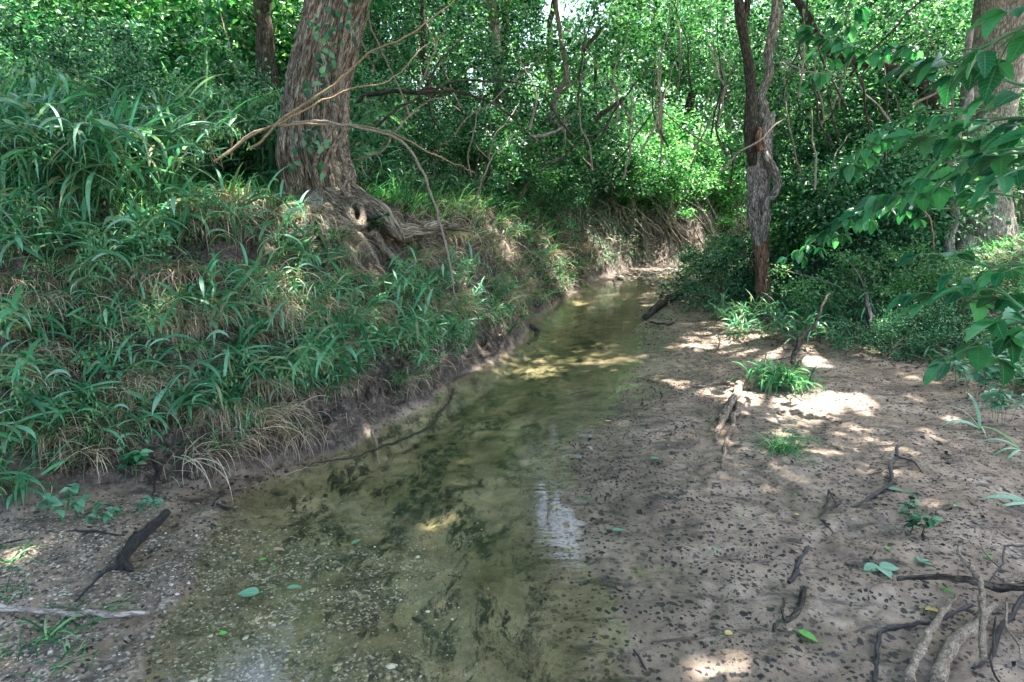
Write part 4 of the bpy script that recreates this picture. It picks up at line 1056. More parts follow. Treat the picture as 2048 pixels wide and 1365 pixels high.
for q, (px, py, sc, lab) in enumerate([(540, 560, 1.1, 'clump of hanging dry straw and grass below the bank rim'), (600, 620, 1.1, 'wide clump of pale hanging straw at mid bank'), (650, 640, .9, 'straw clump right of the wide pale clump'), (340, 570, .9, 'straw clump under the rim left of mid bank'), (250, 600, .9, 'dry straw clump at left under the rim'),
                                       (520, 850, 1.0, 'grass tussock with straw hanging over the water left of the deep pool'), (590, 880, .7, 'small straw tussock at the water edge'), (430, 900, 1.0, 'tussock with tan straw touching the sand'), (270, 830, .9, 'green thin-bladed tussock on the bare bank at left'), (70, 740, .8, 'thin tussock with curled dry blades at far left'),
                                       (480, 700, .8, 'thin grass tussock among broad leaves at mid bank'), (800, 770, .7, 'reddish-based grass tussock hanging over the water'), (820, 640, .7, 'thin grass clump on dark soil right of mid bank'), (900, 470, .9, 'overhanging grass tuft at the end of the thick root'), (950, 480, 1.0, 'long grass tuft hanging over the dark bank'),
                                       (1000, 450, 1.0, 'grass tuft on the bank rim right of the thick root'), (1060, 470, 1.0, 'green grass tuft on the shoulder of the far bank'), (1100, 520, .9, 'green tuft half way down the far bank'), (1150, 540, .9, 'rounded green tuft above the far water edge'), (1170, 575, .7, 'low green tuft at the far water edge'),
                                       (1120, 590, .8, 'tuft at the foot of the far bank'), (1070, 600, .8, 'mossy tuft on the far bank foot'), (470, 400, 1.1, 'sunlit straw clump left of the leaning tree'), (420, 440, 1.1, 'sunlit straw clump at the rim'), (580, 430, .9, 'sunlit straw at the foot of the leaning tree'), (720, 640, .8, 'thin straw left of the overhanging fan'), (100, 870, .8, 'thin tussock at far left low on the bank'),
                                       (350, 760, .7, 'thin dry tuft on the bare middle of the bank')]):
    p_ = G(px, py)
    place((TUD if 'straw' in lab or 'dry' in lab else TUS)[q % 3], p_[0], p_[1], random.uniform(-1, .6), sc, 'grass_tussock', lab, 'grass tuft')
rsx = np.random.default_rng(63)
for k in range(95):
    px = rsx.uniform(0, 1180); lo = np.interp(px, [0, 400, 700, 900, 1180], [930, 860, 760, 660, 560]); hi = np.interp(px, [0, 400, 700, 900, 1180], [500, 520, 480, 470, 440])
    p_ = G(px, rsx.uniform(hi, lo))
    place((TUS if p_[2] < .45 else TUD + TUS + TUD)[k % (4 if p_[2] < .45 else 10)], p_[0], p_[1], rsx.uniform(-1, .7), rsx.uniform(.5, .95), 'grass_tussock', 'small tuft of thin grass and straw on the ' + ('left bank slope left of mid bank' if px < 420 else 'bank slope above the deep pool' if px < 760 else 'bank slope below the thick root' if px < 1000 else 'far bank shoulder'), 'grass tuft', 'small tufts on the ' + ('left slope' if px < 420 else 'slope above the pool' if px < 760 else 'slope below the thick root' if px < 1000 else 'far shoulder'))
TS = tussock_proto(330, 170, .30, 'grass', (2.0, 3.2), 0, .035, .004, (.3, 1.3))
p_ = G(1560, 905); place(TS, p_[0], p_[1], 0, 1.0, 'grass_tussock', 'dark thin-bladed tuft flopped over on the open sand', 'grass tuft')
p_ = G(1560, 775); place(FAN[1], p_[0], p_[1], 3.5, .62, 'leafy_clump', 'leafy green clump on a mound in the middle of the sand bar', 'plant'); 
p2 = tussock_proto(331, 220, .20, 'grass', (2.2, 3.4), 0, .05, .012, (.3, 1.4)); place(p2, p_[0], p_[1], 0, 1.45, 'leafy_clump', 'tuft of short strap leaves hanging from the sunny mound', 'plant', z=p_[2] + .06)

def sample_land(n, fn, xr, yr, rng):
    x = rng.uniform(*xr, n); y = rng.uniform(*yr, n)
    h, dl_, dr_, df_, dv_ = H(x, y, True)
    pr = fn(x, y, dl_, dr_, df_, dv_) * np.where(at_foot(x, y), .22, 1.0)
    k = rng.random(n) < pr
    return np.stack([x, y, h], 1)[k]
rg = np.random.default_rng(55)
def toward_creek(P):
    return rg.normal(-.5, 1.0, len(P))
# sward on top of the left bank, thin on the slope
B = sample_land(60000, lambda x, y, a, b, d, v: np.where(a > 0, sm((d - .9) / .5) * .9 + (d > .10) * .40 * sm(vnoise(x * 2, y * 2, seed=5) * 2 + .3) * (1 - .7 * sm((y - 6) / .8)), 0) * (np.abs(x) < y * .95 + .6), (-7.5, 1.5), (2.4, 8.5), rg)
mb = MB(); ribbons(mb, B, toward_creek(B), rg.uniform(.5, 1.4, len(B)), rg.uniform(.12, .34, len(B)), rg.uniform(.004, .010, len(B)), rg.uniform(.8, 2.4, len(B)), K=4, fold=False)
B = sample_land(60000, lambda x, y, a, b, d, v: np.where(a > 0, sm((d - .5) / .5) * .8 * (1 - .6 * sm((y - 12) / 1.5)) + (d > .06) * .45 * sm(vnoise(x * 1.5, y * 1.5, seed=6) * 3 + .1) * (1 - .8 * sm((y - 12) / 1.5)), 0) * (x > -.25 * y - 1), (-3, 9), (6.5, 22), rg)
ribbons(mb, B, toward_creek(B), rg.uniform(.5, 1.4, len(B)), rg.uniform(.15, .5, len(B)), rg.uniform(.008, .018, len(B)), rg.uniform(.8, 2.4, len(B)), K=4, fold=False)
tag(mb.build('grass', M['grass']), 'thin green grass covering the left bank and its top', 'grass', kind='stuff')
mb = MB()
B = sample_land(60000, lambda x, y, a, b, d, v: np.where(a > 0, (d > .10) * (.10 + .35 * sm(vnoise(x * 2.2, y * 2.2, seed=15) * 2) + .25 * sm((d - .8) / .4)), 0), (-5, 2), (2.4, 8.5), rg)
ribbons(mb, B, toward_creek(B), rg.uniform(-.5, .9, len(B)), rg.uniform(.10, .34, len(B)), rg.uniform(.003, .0065, len(B)), rg.uniform(1.0, 2.6, len(B)), K=5, fold=False, jit=.8)
B = sample_land(60000, lambda x, y, a, b, d, v: np.where(a > 0, (d > .1) * .35 * (1 - .75 * sm((y - 12) / 1.5)), 0), (-1, 9), (7, 19), rg)
ribbons(mb, B, toward_creek(B), rg.uniform(-.5, .9, len(B)), rg.uniform(.2, .6, len(B)), rg.uniform(.005, .012, len(B)), rg.uniform(1.0, 2.6, len(B)), K=5, fold=False, jit=.8)
tag(mb.build('dry_grass', M['dry']), 'pale dry straw hanging down the left bank', 'dry grass', kind='stuff')
mb = MB()
B = sample_land(70000, lambda x, y, a, b, d, v: np.where(b > 0, sm((v - .05) / .35) * .9, 0) * (x < y * .95 + .5) * (1 - .95 * ((np.abs(x - .39 * y) < .28) & (y > 6.6) & (y < 8.6))), (2.2, 12), (3.2, 16), rg)
ribbons(mb, B, rg.uniform(2, 5, len(B)), rg.uniform(.2, 1.3, len(B)), rg.uniform(.10, .28, len(B)), rg.uniform(.008, .020, len(B)), rg.uniform(.8, 2.4, len(B)), K=4, fold=False, shape='lance')
tag(mb.build('ground_cover', M['oats']), 'dark leafy ground cover on the right bank', 'ground cover', kind='stuff')
# herbs over the far bank and the spit
mb = MB()
P = sample_land(110000, lambda x, y, a, b, d, v: np.where(a > 0, (d > .06) * sm(vnoise(x * 1.1, y * 1.1, seed=25) * 2.2 + .6), 0) * .95 + np.where(b > .1, .55 * (y > 8) * sm(vnoise(x * 2, y * 2, seed=26) * 3 - .2), 0), (.2, 9), (6.8, 20), rg)
P[:, 2] += rg.random(len(P)) ** 2 * .30
D, N = leaf_dirs(len(P), rg); leaves(mb, T_DIA, P, D, N, rg.uniform(.035, .07, len(P)), .03)
P = sample_land(36000, lambda x, y, a, b, d, v: np.where(a > 0, (d > .2) * sm(vnoise(x * 2.4, y * 2.4, seed=27) * 3 - .2), 0), (-5, 1.5), (2.6, 8), rg)
P[:, 2] += rg.random(len(P)) ** 2 * .12
D, N = leaf_dirs(len(P), rg); leaves(mb, T_DIA, P, D, N, rg.uniform(.02, .045, len(P)), .02)
tag(mb.build('undergrowth', M['thicket']), 'small-leaved herbs creeping over the far bank and sand spit', 'undergrowth', kind='stuff')
# leaf litter
mb = MB()
P = sample_land(40000, lambda x, y, a, b, d, v: np.where(a > 0, (d > .05) * .45, 0) + np.where(b > 0, .02 + .45 * (v > -.3), 0), (-5.5, 8), (2.2, 11), rg)
D = rg.normal(size=(len(P), 3)); D[:, 2] *= .3; N = rg.normal(size=(len(P), 3)) * .35 + np.array([0, 0, 1])
P[:, 2] += .008; leaves(mb, T_DIA, P, D, N, rg.uniform(.015, .07, len(P)), rg.uniform(.01, .035, len(P)))
tag(mb.build('leaf_litter', M['litter']), 'brown leaf litter scattered on the banks', 'leaf litter', kind='stuff')
mb = MB()
B = sample_land(16000, lambda x, y, a, b, d, v: np.where(a > 0, (d > .02) * .5, 0) + np.where(b > 0, .02 + .3 * (v > .0), 0), (-5, 5), (2.2, 12), rg)
B[:, 2] += .012
ribbons(mb, B, rg.uniform(0, 6.28, len(B)), rg.uniform(-.9, .5, len(B)), rg.uniform(.06, .30, len(B)), rg.uniform(.003, .007, len(B)), rg.uniform(.2, 1.4, len(B)), K=5, fold=True, jit=1.6, tipw=.3)
tag(mb.build('fine_roots', M['root']), 'hair-fine bare roots and twig bits lying over the dark bank', 'fine roots', kind='stuff')
# black crumbs and twig bits on the sand
mb = MB()
P = sample_land(60000, lambda x, y, a, b, d, v: np.where((b > 0) & (v < .6), .10 + .55 * sm(vnoise(x * 1.7, y * 1.7, seed=35) * 2.4), 0) + np.where((a > 0) & (d < .05), .25, 0), (-3, 5), (1.2, 9), rg)
P = P[P[:, 2] > .001]
D = rg.normal(size=(len(P), 3)); D[:, 2] *= .4
L_ = rg.uniform(.004, .011, len(P)) + .014 * rg.random(len(P)) ** 6; big = rg.random(len(P)) < .04; L_[big] *= 3.4
P[:, 2] += .002; leaves(mb, T_DIA, P, D, rg.normal(size=(len(P), 3)) * .5 + np.array([0, 0, 1]), L_, np.where(big, L_ * .2, L_ * .8))
leaves(mb, T_DIA, P + np.array([0, 0, .003]), rdir(len(P)), rdir(len(P)), L_ * .8, L_ * .5)
P = sample_land(16000, lambda x, y, a, b, d, v: np.where((b > -.02) & (y > 3), sm((1.1 - b) / .9) * (.3 + .7 * sm(vnoise(x * 2.5, y * 2.5, seed=36) * 2 + .5)), .0), (0, 5), (3, 11), rg)
P = P[P[:, 2] > -.002]
n_ = len(P); L_ = rg.uniform(.008, .020, n_)
leaves(mb, T_DIA, P + np.array([0, 0, .003]), rdir(n_), rdir(n_), L_, L_ * .7); leaves(mb, T_DIA, P + np.array([0, 0, .004]), rdir(n_), rdir(n_), L_ * .8, L_ * .6)
tag(mb.build('debris', M['wetwood']), 'black crumbs of rotten leaf strewn over the sand', 'debris', kind='stuff')
# pebbles
def pebbles(P, R, mb):
    o = np.array([(1, 0, 0), (0, 1, 0), (-1, 0, 0), (0, -1, 0), (0, 0, .8), (0, 0, -.8), (.6, .6, .45), (-.6, .6, .45), (-.6, -.6, .45), (.6, -.6, .45)], float)
    f = np.array([(0, 6, 9), (0, 1, 6), (1, 7, 6), (1, 2, 7), (2, 8, 7), (2, 3, 8), (3, 9, 8), (3, 0, 9), (4, 9, 6), (4, 6, 7), (4, 7, 8), (4, 8, 9), (5, 1, 0), (5, 2, 1), (5, 3, 2), (5, 0, 3)])
    n = len(P)
    s = R[:, None] * (1 + .35 * RNG.normal(size=(n, 3)).clip(-1.5, 1.5)); s[:, 2] *= .6
    a = RNG.uniform(0, 6.28, n); c, q = np.cos(a), np.sin(a)
    v = o[None] * s[:, None, :]
    v = np.stack([v[..., 0] * c[:, None] - v[..., 1] * q[:, None], v[..., 0] * q[:, None] + v[..., 1] * c[:, None], v[..., 2]], -1) + P[:, None, :]
    mb.add(v.reshape(-1, 3), (f[None] + (np.arange(n) * 10)[:, None, None]).reshape(-1, 3))
mb = MB()
P = sample_land(26000, lambda x, y, a, b, d, v: np.where((b < .1) & (d < 0), sm((.0 - x) / .8) * sm((3.4 - y) / 1.2) * (.25 + .75 * sm(vnoise(x * 3, y * 3, seed=65) * 2 + .3)), 0), (-2.4, .3), (1.2, 3.4), rg)
pebbles(P, rg.uniform(.0018, .0055, len(P)) * np.where(rg.random(len(P)) < .03, 2.6, 1), mb)
P = sample_land(3000, lambda x, y, a, b, d, v: np.where((b < .3) & (a < .3) & (y > 11.5), .8, 0), (2, 8), (11.5, 18), rg)
pebbles(P, rg.uniform(.02, .08, len(P)), mb)
tag(mb.build('gravel', M['stone'], smooth=True), 'fine gravel at the lower left water edge and stones in the far riffle', 'gravel', kind='stuff')

# ------------------------------------------------------------------ 9 arching canes, branches and sticks
def cane(pts, r, label, mat='cane', thorns=False, name='bramble_cane', cat='cane', sides=8, wob=.01, seed=0, n=60, group=None):
    P = [W(*p) for p in pts]
    m_ = MB(); C = tube(m_, P, r, sides=sides, n=n, wob=wob, rough=.12, seed=seed)
    if thorns:
        k = n * 2
        idx = RNG.integers(0, n, k)
        leaves(m_, T_DIA, C[idx], rdir(k), rdir(k), .018, .005)
    return tag(m_.build(name, M[mat], base=P[0]), label, cat, group, 'thing')
cane([(440, 320, 4.6), (500, 272, 4.7), (570, 248, 4.75), (660, 246, 4.7), (740, 262, 4.6), (805, 285, 4.5), (845, 340, 4.4), (870, 410, 4.35), (890, 480, 4.3), (905, 560, 4.3), (912, 610, 4.35)], [.010, .010, .010, .0095, .009, .009, .0085, .008, .007, .006, .003], 'long pale branch arching past the leaning tree and drooping to the bank', 'twig', name='arching_branch', cat='branch', seed=1, n=120)
cane([(430, 325, 4.55), (520, 262, 4.65), (600, 248, 4.7), (700, 248, 4.7), (780, 268, 4.6), (850, 300, 4.7), (905, 325, 4.8), (950, 345, 5.0)], [.008, .008, .008, .007, .006, .006, .005, .004], 'thorny bramble cane running level beside the arching branch', thorns=True, seed=2)
cane([(500, 300, 4.6), (560, 245, 4.65), (630, 195, 4.7), (690, 150, 4.75), (740, 105, 4.8), (800, 80, 4.9), (860, 40, 5.0), (920, -10, 5.1)], [.009, .009, .0085, .008, .008, .007, .006, .005], 'reddish thorny cane rising diagonally across the leaning tree', thorns=True, seed=3)
cane([(560, 248, 4.7), (640, 205, 4.9), (700, 180, 5.0), (780, 160, 5.2), (830, 110, 5.3), (880, 70, 5.4)], [.007, .007, .006, .006, .005, .003], 'green thin cane rising right across the leaning tree', 'cane', seed=4)
cane([(700, 210, 6.6), (745, 195, 6.6), (830, 185, 6.5), (880, 180, 6.5), (940, 190, 6.5), (1000, 215, 6.5), (1060, 265, 6.5), (1110, 310, 6.6)], [.028, .024, .02, .016, .013, .011, .009, .005], 'dark bare bough spreading right from the leaning tree', 'bark_dark', name='bare_bough', cat='branch', wob=.03, seed=5, n=90)
cane([(850, 186, 6.5), (900, 162, 6.5), (990, 160, 6.6), (1050, 172, 6.7), (1130, 190, 6.9), (1200, 180, 7.1)], [.013, .012, .010, .008, .006, .003], 'dark thin limb arching above the bare bough', 'bark_dark', name='bare_bough', cat='branch', wob=.03, seed=6)
cane([(745, 255, 6.3), (800, 215, 6.3), (850, 180, 6.4), (880, 120, 6.5), (930, 70, 6.6)], [.013, .012, .011, .009, .006], 'brown bare limb rising steeply behind the arching branch', 'bark_dark', name='bare_bough', cat='branch', wob=.03, seed=7)
cane([(700, 320, 6.2), (760, 300, 6.2), (800, 255, 6.3), (850, 205, 6.5), (880, 195, 6.5), (920, 225, 6.7)], [.010, .009, .009, .008, .007, .005], 'thin grey limb dipping behind the arching branch', 'twig', name='bare_bough', cat='branch', wob=.02, seed=8)
cane([(820, 240, 6.4), (790, 160, 6.5), (760, 100, 6.6), (740, 40, 6.6), (745, 0, 6.7), (790, -10, 6.7)], [.009, .009, .008, .007, .006, .004], 'thin upright stem crossing behind the bare bough', 'twig', name='bare_bough', cat='branch', wob=.02, seed=9)
cane([(415, 300, 6.2), (410, 200, 6.2), (408, 100, 6.3), (412, 0, 6.3), (415, -60, 6.4)], [.016, .014, .013, .012, .01], 'straight green stem rising left of the slender tree', 'greenstem', name='green_sapling', cat='sapling', wob=.02, seed=10)
cane([(455, 290, 6.5), (500, 190, 6.5), (520, 90, 6.6), (530, 0, 6.6)], [.011, .01, .009, .007], 'dark leaning stem crossing to the slender tree', 'bark_dark', name='thin_sapling', cat='sapling', wob=.02, seed=11)
cane([(520, 210, 7.4), (470, 130, 7.4), (450, 60, 7.4), (430, -20, 7.5)], [.010, .009, .007, .005], 'grey stem leaning left from the slender tree', 'twig', name='thin_sapling', cat='sapling', wob=.02, seed=12)
cane([(1060, 275, 7.4), (1100, 268, 7.3), (1140, 250, 7.2)], [.018, .018, .010], 'short broken pale branch lodged in the leaves right of centre', 'bark_pale', name='broken_branch', cat='branch', seed=13)
cane([(1190, 240, 10.0), (1215, 220, 10.0), (1248, 196, 10.0)], [.035, .033, .02], 'short dark broken branch hanging in the thicket', 'bark_dark', name='broken_branch', cat='branch', seed=14)
cane([(1165, 104, 10.2), (1185, 80, 10.2), (1205, 55, 10.2)], [.03, .03, .02], 'upper dark broken branch in the thicket', 'bark_dark', name='broken_branch', cat='branch', seed=15)
cane([(1565, 120, 5.0), (1600, 140, 4.8), (1650, 150, 4.7), (1690, 150, 4.6)], [.006, .006, .005, .003], 'pale bare twig curving from the dead tree to the leaves', 'twig', name='bare_twig', cat='twig', seed=16)
cane([(1790, 415, 4.2), (1830, 395, 4.1), (1870, 385, 4.1), (1900, 350, 4.2)], [.006, .006, .006, .003], 'pale forked twig poking out of the right thicket', 'twig', name='bare_twig', cat='twig', seed=17)
cane([(1840, 395, 4.1), (1858, 430, 4.1), (1865, 470, 4.1), (1868, 500, 4.1)], [.005, .005, .004, .003], 'reddish twig hanging below the pale forked twig', 'cane', name='bare_twig', cat='twig', seed=18)
cane([(1580, 725, 5.2), (1605, 680, 5.5), (1630, 640, 5.8), (1660, 590, 6.2)], [.022, .020, .016, .010], 'dark stick leaning up from the sand into the right bank', 'bark_dark', name='leaning_stick', cat='stick', seed=19, wob=.02)
cane([(1752, 690, 6.0), (1740, 640, 6.1), (1732, 590, 6.3)], [.026, .028, .02], 'short black stump post under the sunlit shrub', 'wetwood', name='stump', cat='stump', seed=20)
cane([(1480, 430, 5.0), (1560, 470, 5.0), (1620, 500, 5.0)], [.004, .004, .002], 'thin twig beside the dead tree trunk', 'twig', name='bare_twig', cat='twig', seed=21) if False else None
cane([(1620, -20, 5.4), (1590, 120, 5.4), (1550, 220, 5.5)], [.008, .007, .003], 'thin dark stem hanging between dead tree and curved limb', 'bark_dark', name='thin_sapling', cat='sapling', seed=22)
cane([(1690, 100, 6.2), (1720, 160, 6.2), (1735, 240, 6.3), (1760, 300, 6.4)], [.012, .011, .010, .006], 'dark twig dropping from the curved limb', 'bark_dark', name='thin_sapling', cat='sapling', seed=23, wob=.02)
cane([(1700, 150, 6.0), (1790, 50, 6.0), (1850, -10, 6.0)], [.012, .010, .008], 'dark twig rising right from the curved limb', 'bark_dark', name='thin_sapling', cat='sapling', seed=24, wob=.02)
# dry upright stalks by the sunlit ground
for q, (x0, y0, x1, y1) in enumerate([(440, 330, 400, 215), (430, 325, 385, 200), (425, 320, 395, 240), (460, 320, 455, 200), (462, 318, 462, 215), (215, 430, 205, 330), (240, 390, 242, 300), (160, 190, 135, 100), (410, 310, 380, 250)]):
    cane([(x0, y0, 5.0), ((x0 + x1) / 2 + 6, (y0 + y1) / 2, 5.0), (x1, y1, 5.0)], [.004, .005, .003], ['tallest dry stalk in the sunlit clump', 'leftmost long dry stalk in the sunlit clump', 'short dry stalk in the sunlit clump', 'dry stalk standing near the slender tree', 'twin dry stalk by the slender tree', 'curled dry stalk in the left grasses', 'dry stalk in the left grasses above the rim', 'pale dry stalk high in the left grasses', 'lowest leaning dry stalk of the sunlit clump'][q], 'dry' if q % 2 else 'cane', name='dry_stalk', cat='stalk', seed=30 + q, wob=.02, n=24)
# more thin stems through the thicket, each a thing
rs2 = np.random.default_rng(91)
for k in range(74):
    px = rs2.uniform(700, 1480) if k < 56 else rs2.uniform(1600, 1950); Y = rs2.uniform(6.8, 11.5) if k < 56 else rs2.uniform(6.5, 9)
    y0 = rs2.uniform(180, 400); dx = rs2.normal(0, 90); ln = rs2.uniform(90, 260)
    cane([(px, y0, Y), (px + dx * .5 + rs2.normal(0, 14), y0 - ln * .5, Y), (px + dx, y0 - ln, Y + .3)], [.013, .010, .004], 'thin bare stem standing in the thicket ' + where(px), 'twig' if k % 3 else 'bark_dark', name='bare_sapling', cat='sapling', seed=60 + k, wob=.04, n=26, group='bare stems ' + where(px))

def ground_stick(pts, r, label, mat='wetwood', name='fallen_stick', cat='stick', lift=.003, wob=.014, rough=.35, seed=0, sides=9, n=50, forks=(), group=None, pals=None):
    P = [G(*p[:2]) + np.array([0, 0, lift + (p[2] if len(p) > 2 else 0)]) for p in pts]
    base = P[0]
    if not forks:
        m_ = MB(); tube(m_, P, [q * .85 for q in r], sides=sides, n=n * 2, wob=wob, rough=rough, seed=seed)
        return tag(m_.build(name, M[mat], base=base), label, cat, group)
    t_ = thing(name, label, cat, base, group)
    m_ = MB(); tube(m_, P, r, sides=sides, n=n, wob=wob, rough=rough, seed=seed); m_.build('stem', M[mat], t_)
    for q, (fp, fr) in enumerate(forks):
        m_ = MB(); tube(m_, [G(*p[:2]) + np.array([0, 0, lift + (p[2] if len(p) > 2 else 0)]) for p in fp], fr, sides=7, n=30, wob=wob, rough=rough, seed=seed + q + 1); m_.build('fork', M[mat], t_)
    return t_
gs = ground_stick
gs([(-30, 1226, .02), (60, 1234, .02), (150, 1238, .018), (230, 1238, .016), (302, 1238, .014)], [.013, .013, .0125, .012, .011], 'pale peeled stick lying level at the lower left edge', 'bark_pale', seed=1, n=60, wob=.005)
gs([(340, 1038, .01), (300, 1062), (270, 1095), (252, 1120), (240, 1145)], [.020, .026, .026, .024, .018], 'dark mottled branch lying on the sand at lower left', 'wetwood', 'fallen_branch', 'branch', seed=2, lift=.015, forks=[([(245, 1130), (262, 1150)], [.02, .012]), ([(240, 1140), (200, 1170), (150, 1215)], [.012, .007, .004])])
gs([(20, 1090), (90, 1072), (170, 1068), (250, 1078)], [.004, .006, .007, .004], 'thin black stick behind the mottled branch at lower left', seed=3)
gs([(430, 1015), (455, 1025), (472, 1032)], [.008, .008, .006], 'short black twig at the corner of the water', seed=4)
gs([(600, 950, .02), (700, 935, .05), (780, 905, .06), (850, 880, .06), (895, 820, .05), (910, 790, .04)], [.004, .006, .010, .012, .014, .012], 'long dark branch curving through the pool along the left bank', 'wetwood', 'sunken_branch', 'branch', seed=5, n=90)
gs([(760, 940, .02), (752, 905, .03), (745, 880, .05)], [.006, .012, .014], 'short stub standing across the sunken branch', 'stick', seed=6)
gs([(560, 960, .01), (640, 945, .03), (700, 930, .05)], [.003, .004, .003], 'thin pale twig floating at the water edge', 'twig', name='floating_twig', cat='twig', seed=7)
gs([(1480, 772, .03), (1470, 800, .02), (1452, 830, .015), (1440, 860, .01), (1425, 890, .0)], [.035, .03, .026, .02, .012], 'bleached root lying across the sand below the sunny ridge', 'root', 'exposed_root', 'root', seed=8, lift=.01, forks=[([(1475, 815), (1462, 860), (1450, 905), (1446, 945)], [.022, .02, .014, .006]), ([(1470, 775), (1440, 770), (1400, 778), (1370, 775)], [.02, .015, .01, .005]), ([(1480, 770), (1500, 750), (1520, 725)], [.02, .014, .008]), ([(1452, 820), (1432, 845), (1415, 862)], [.014, .01, .004])])
gs([(1790, 912, .05), (1782, 945, .03), (1774, 975), (1740, 1000), (1705, 1016)], [.010, .011, .010, .008, .004], 'curved black twig with a green leaf beside it on the right sand', 'wetwood', 'fallen_twig', 'twig', seed=9, forks=[([(1785, 930, .04), (1820, 935, .02), (1855, 948)], [.006, .005, .003])])
gs([(1655, 993, .01), (1645, 1030), (1650, 1055), (1662, 1078)], [.005, .006, .005, .002], 'thin hooked black twig left of the curved twig', 'wetwood', 'fallen_twig', 'twig', seed=10, forks=[([(1655, 993, .01), (1672, 1012, .01), (1684, 1006)], [.004, .004, .002]), ([(1660, 1030), (1672, 1018), (1685, 1008)], [.003, .006, .003])])
gs([(1612, 1105), (1595, 1130), (1590, 1150), (1578, 1178)], [.010, .012, .014, .010], 'short knotty black stick on the right sand', seed=11)
gs([(1608, 1188), (1598, 1220), (1575, 1245), (1552, 1262), (1548, 1285)], [.012, .012, .011, .012, .008], 'curved mud-coated stick with a lime leaf at its end', 'bark_dark', 'fallen_stick', seed=12, forks=[([(1570, 1248), (1565, 1225), (1566, 1205)], [.006, .005, .003])])
gs([(1290, 640), (1330, 610, .02), (1370, 592, .06), (1420, 575, .12)], [.04, .05, .05, .03], 'mossy log lying at the water edge of the sand spit', 'bark_dark', 'fallen_log', 'log', seed=13, lift=.03, forks=[([(1300, 650), (1330, 655), (1350, 648)], [.015, .012, .006]), ([(1320, 600, .03), (1360, 575, .12), (1390, 565, .16)], [.02, .015, .008])])
gs([(1380, 600, .05), (1420, 610, .10), (1445, 640, .05)], [.014, .014, .008], 'thin dark stick at the end of the mossy log', seed=14)
gs([(1440, 660), (1438, 690), (1425, 715)], [.006, .006, .004], 'crooked black twig on the far sand', seed=15)
gs([(1490, 750), (1545, 730, .02), (1590, 720, .04)], [.007, .008, .006], 'dark twig on the sunny ridge left of the leafy clump', seed=16)
gs([(1840, 620, .06), (1880, 640, .04), (1930, 600, .1)], [.008, .008, .006], 'pale root arching at the foot of the right bank', 'root', 'exposed_root', 'root', seed=17)
gs([(1560, 905, .1), (1585, 890, .03), (1588, 870, .01)], [.003, .006, .006], 'short black peg beside the flopped tuft', seed=18)
gs([(1690, 955), (1760, 950), (1830, 930)], [.003, .003, .002], 'hair-thin root on the right sand', 'wetwood', seed=19)
gs([(1200, 960), (1225, 935), (1250, 925)], [.004, .004, .003], 'small dark twig at the right water edge', seed=20)
gs([(855, 1030, .02), (870, 1010, .02)], [.003, .003], 'tiny twig in the water by the bright patch', seed=21)
gs([(1140, 800, .04), (1175, 790, .04)], [.005, .004], 'thin twig in the water far off by the sand', seed=22)
gs([(1270, 1310), (1290, 1340), (1310, 1370)], [.004, .005, .003], 'thin black root at the bottom water edge', seed=23)
gs([(860, 640, .15), (880, 690, .08), (885, 730, .05), (878, 765, .02)], [.022, .020, .018, .012], 'curved grey root arching down the bank to the water', 'root', 'hanging_root', 'root', seed=24, lift=.04)
gs([(830, 620, .10), (850, 650, .12), (872, 665, .1)], [.012, .015, .018], 'upper curved root joining the arching grey root', 'root', 'hanging_root', 'root', seed=25, lift=.03)
gs([(1060, 655), (1075, 670), (1058, 690)], [.03, .04, .02], 'dark lump of root at the bank corner', 'wetwood', 'root_lump', 'root', seed=26, lift=.02)
gs([(310, 1000), (315, 965, .02), (305, 930, .03)], [.006, .008, .006], 'dark root end poking from the bank foot', 'wetwood', 'hanging_root', 'root', seed=27)
gs([(445, 990), (425, 1015, .0)], [.008, .006], 'root tip at the bank foot beside the water', 'wetwood', 'hanging_root', 'root', seed=28)
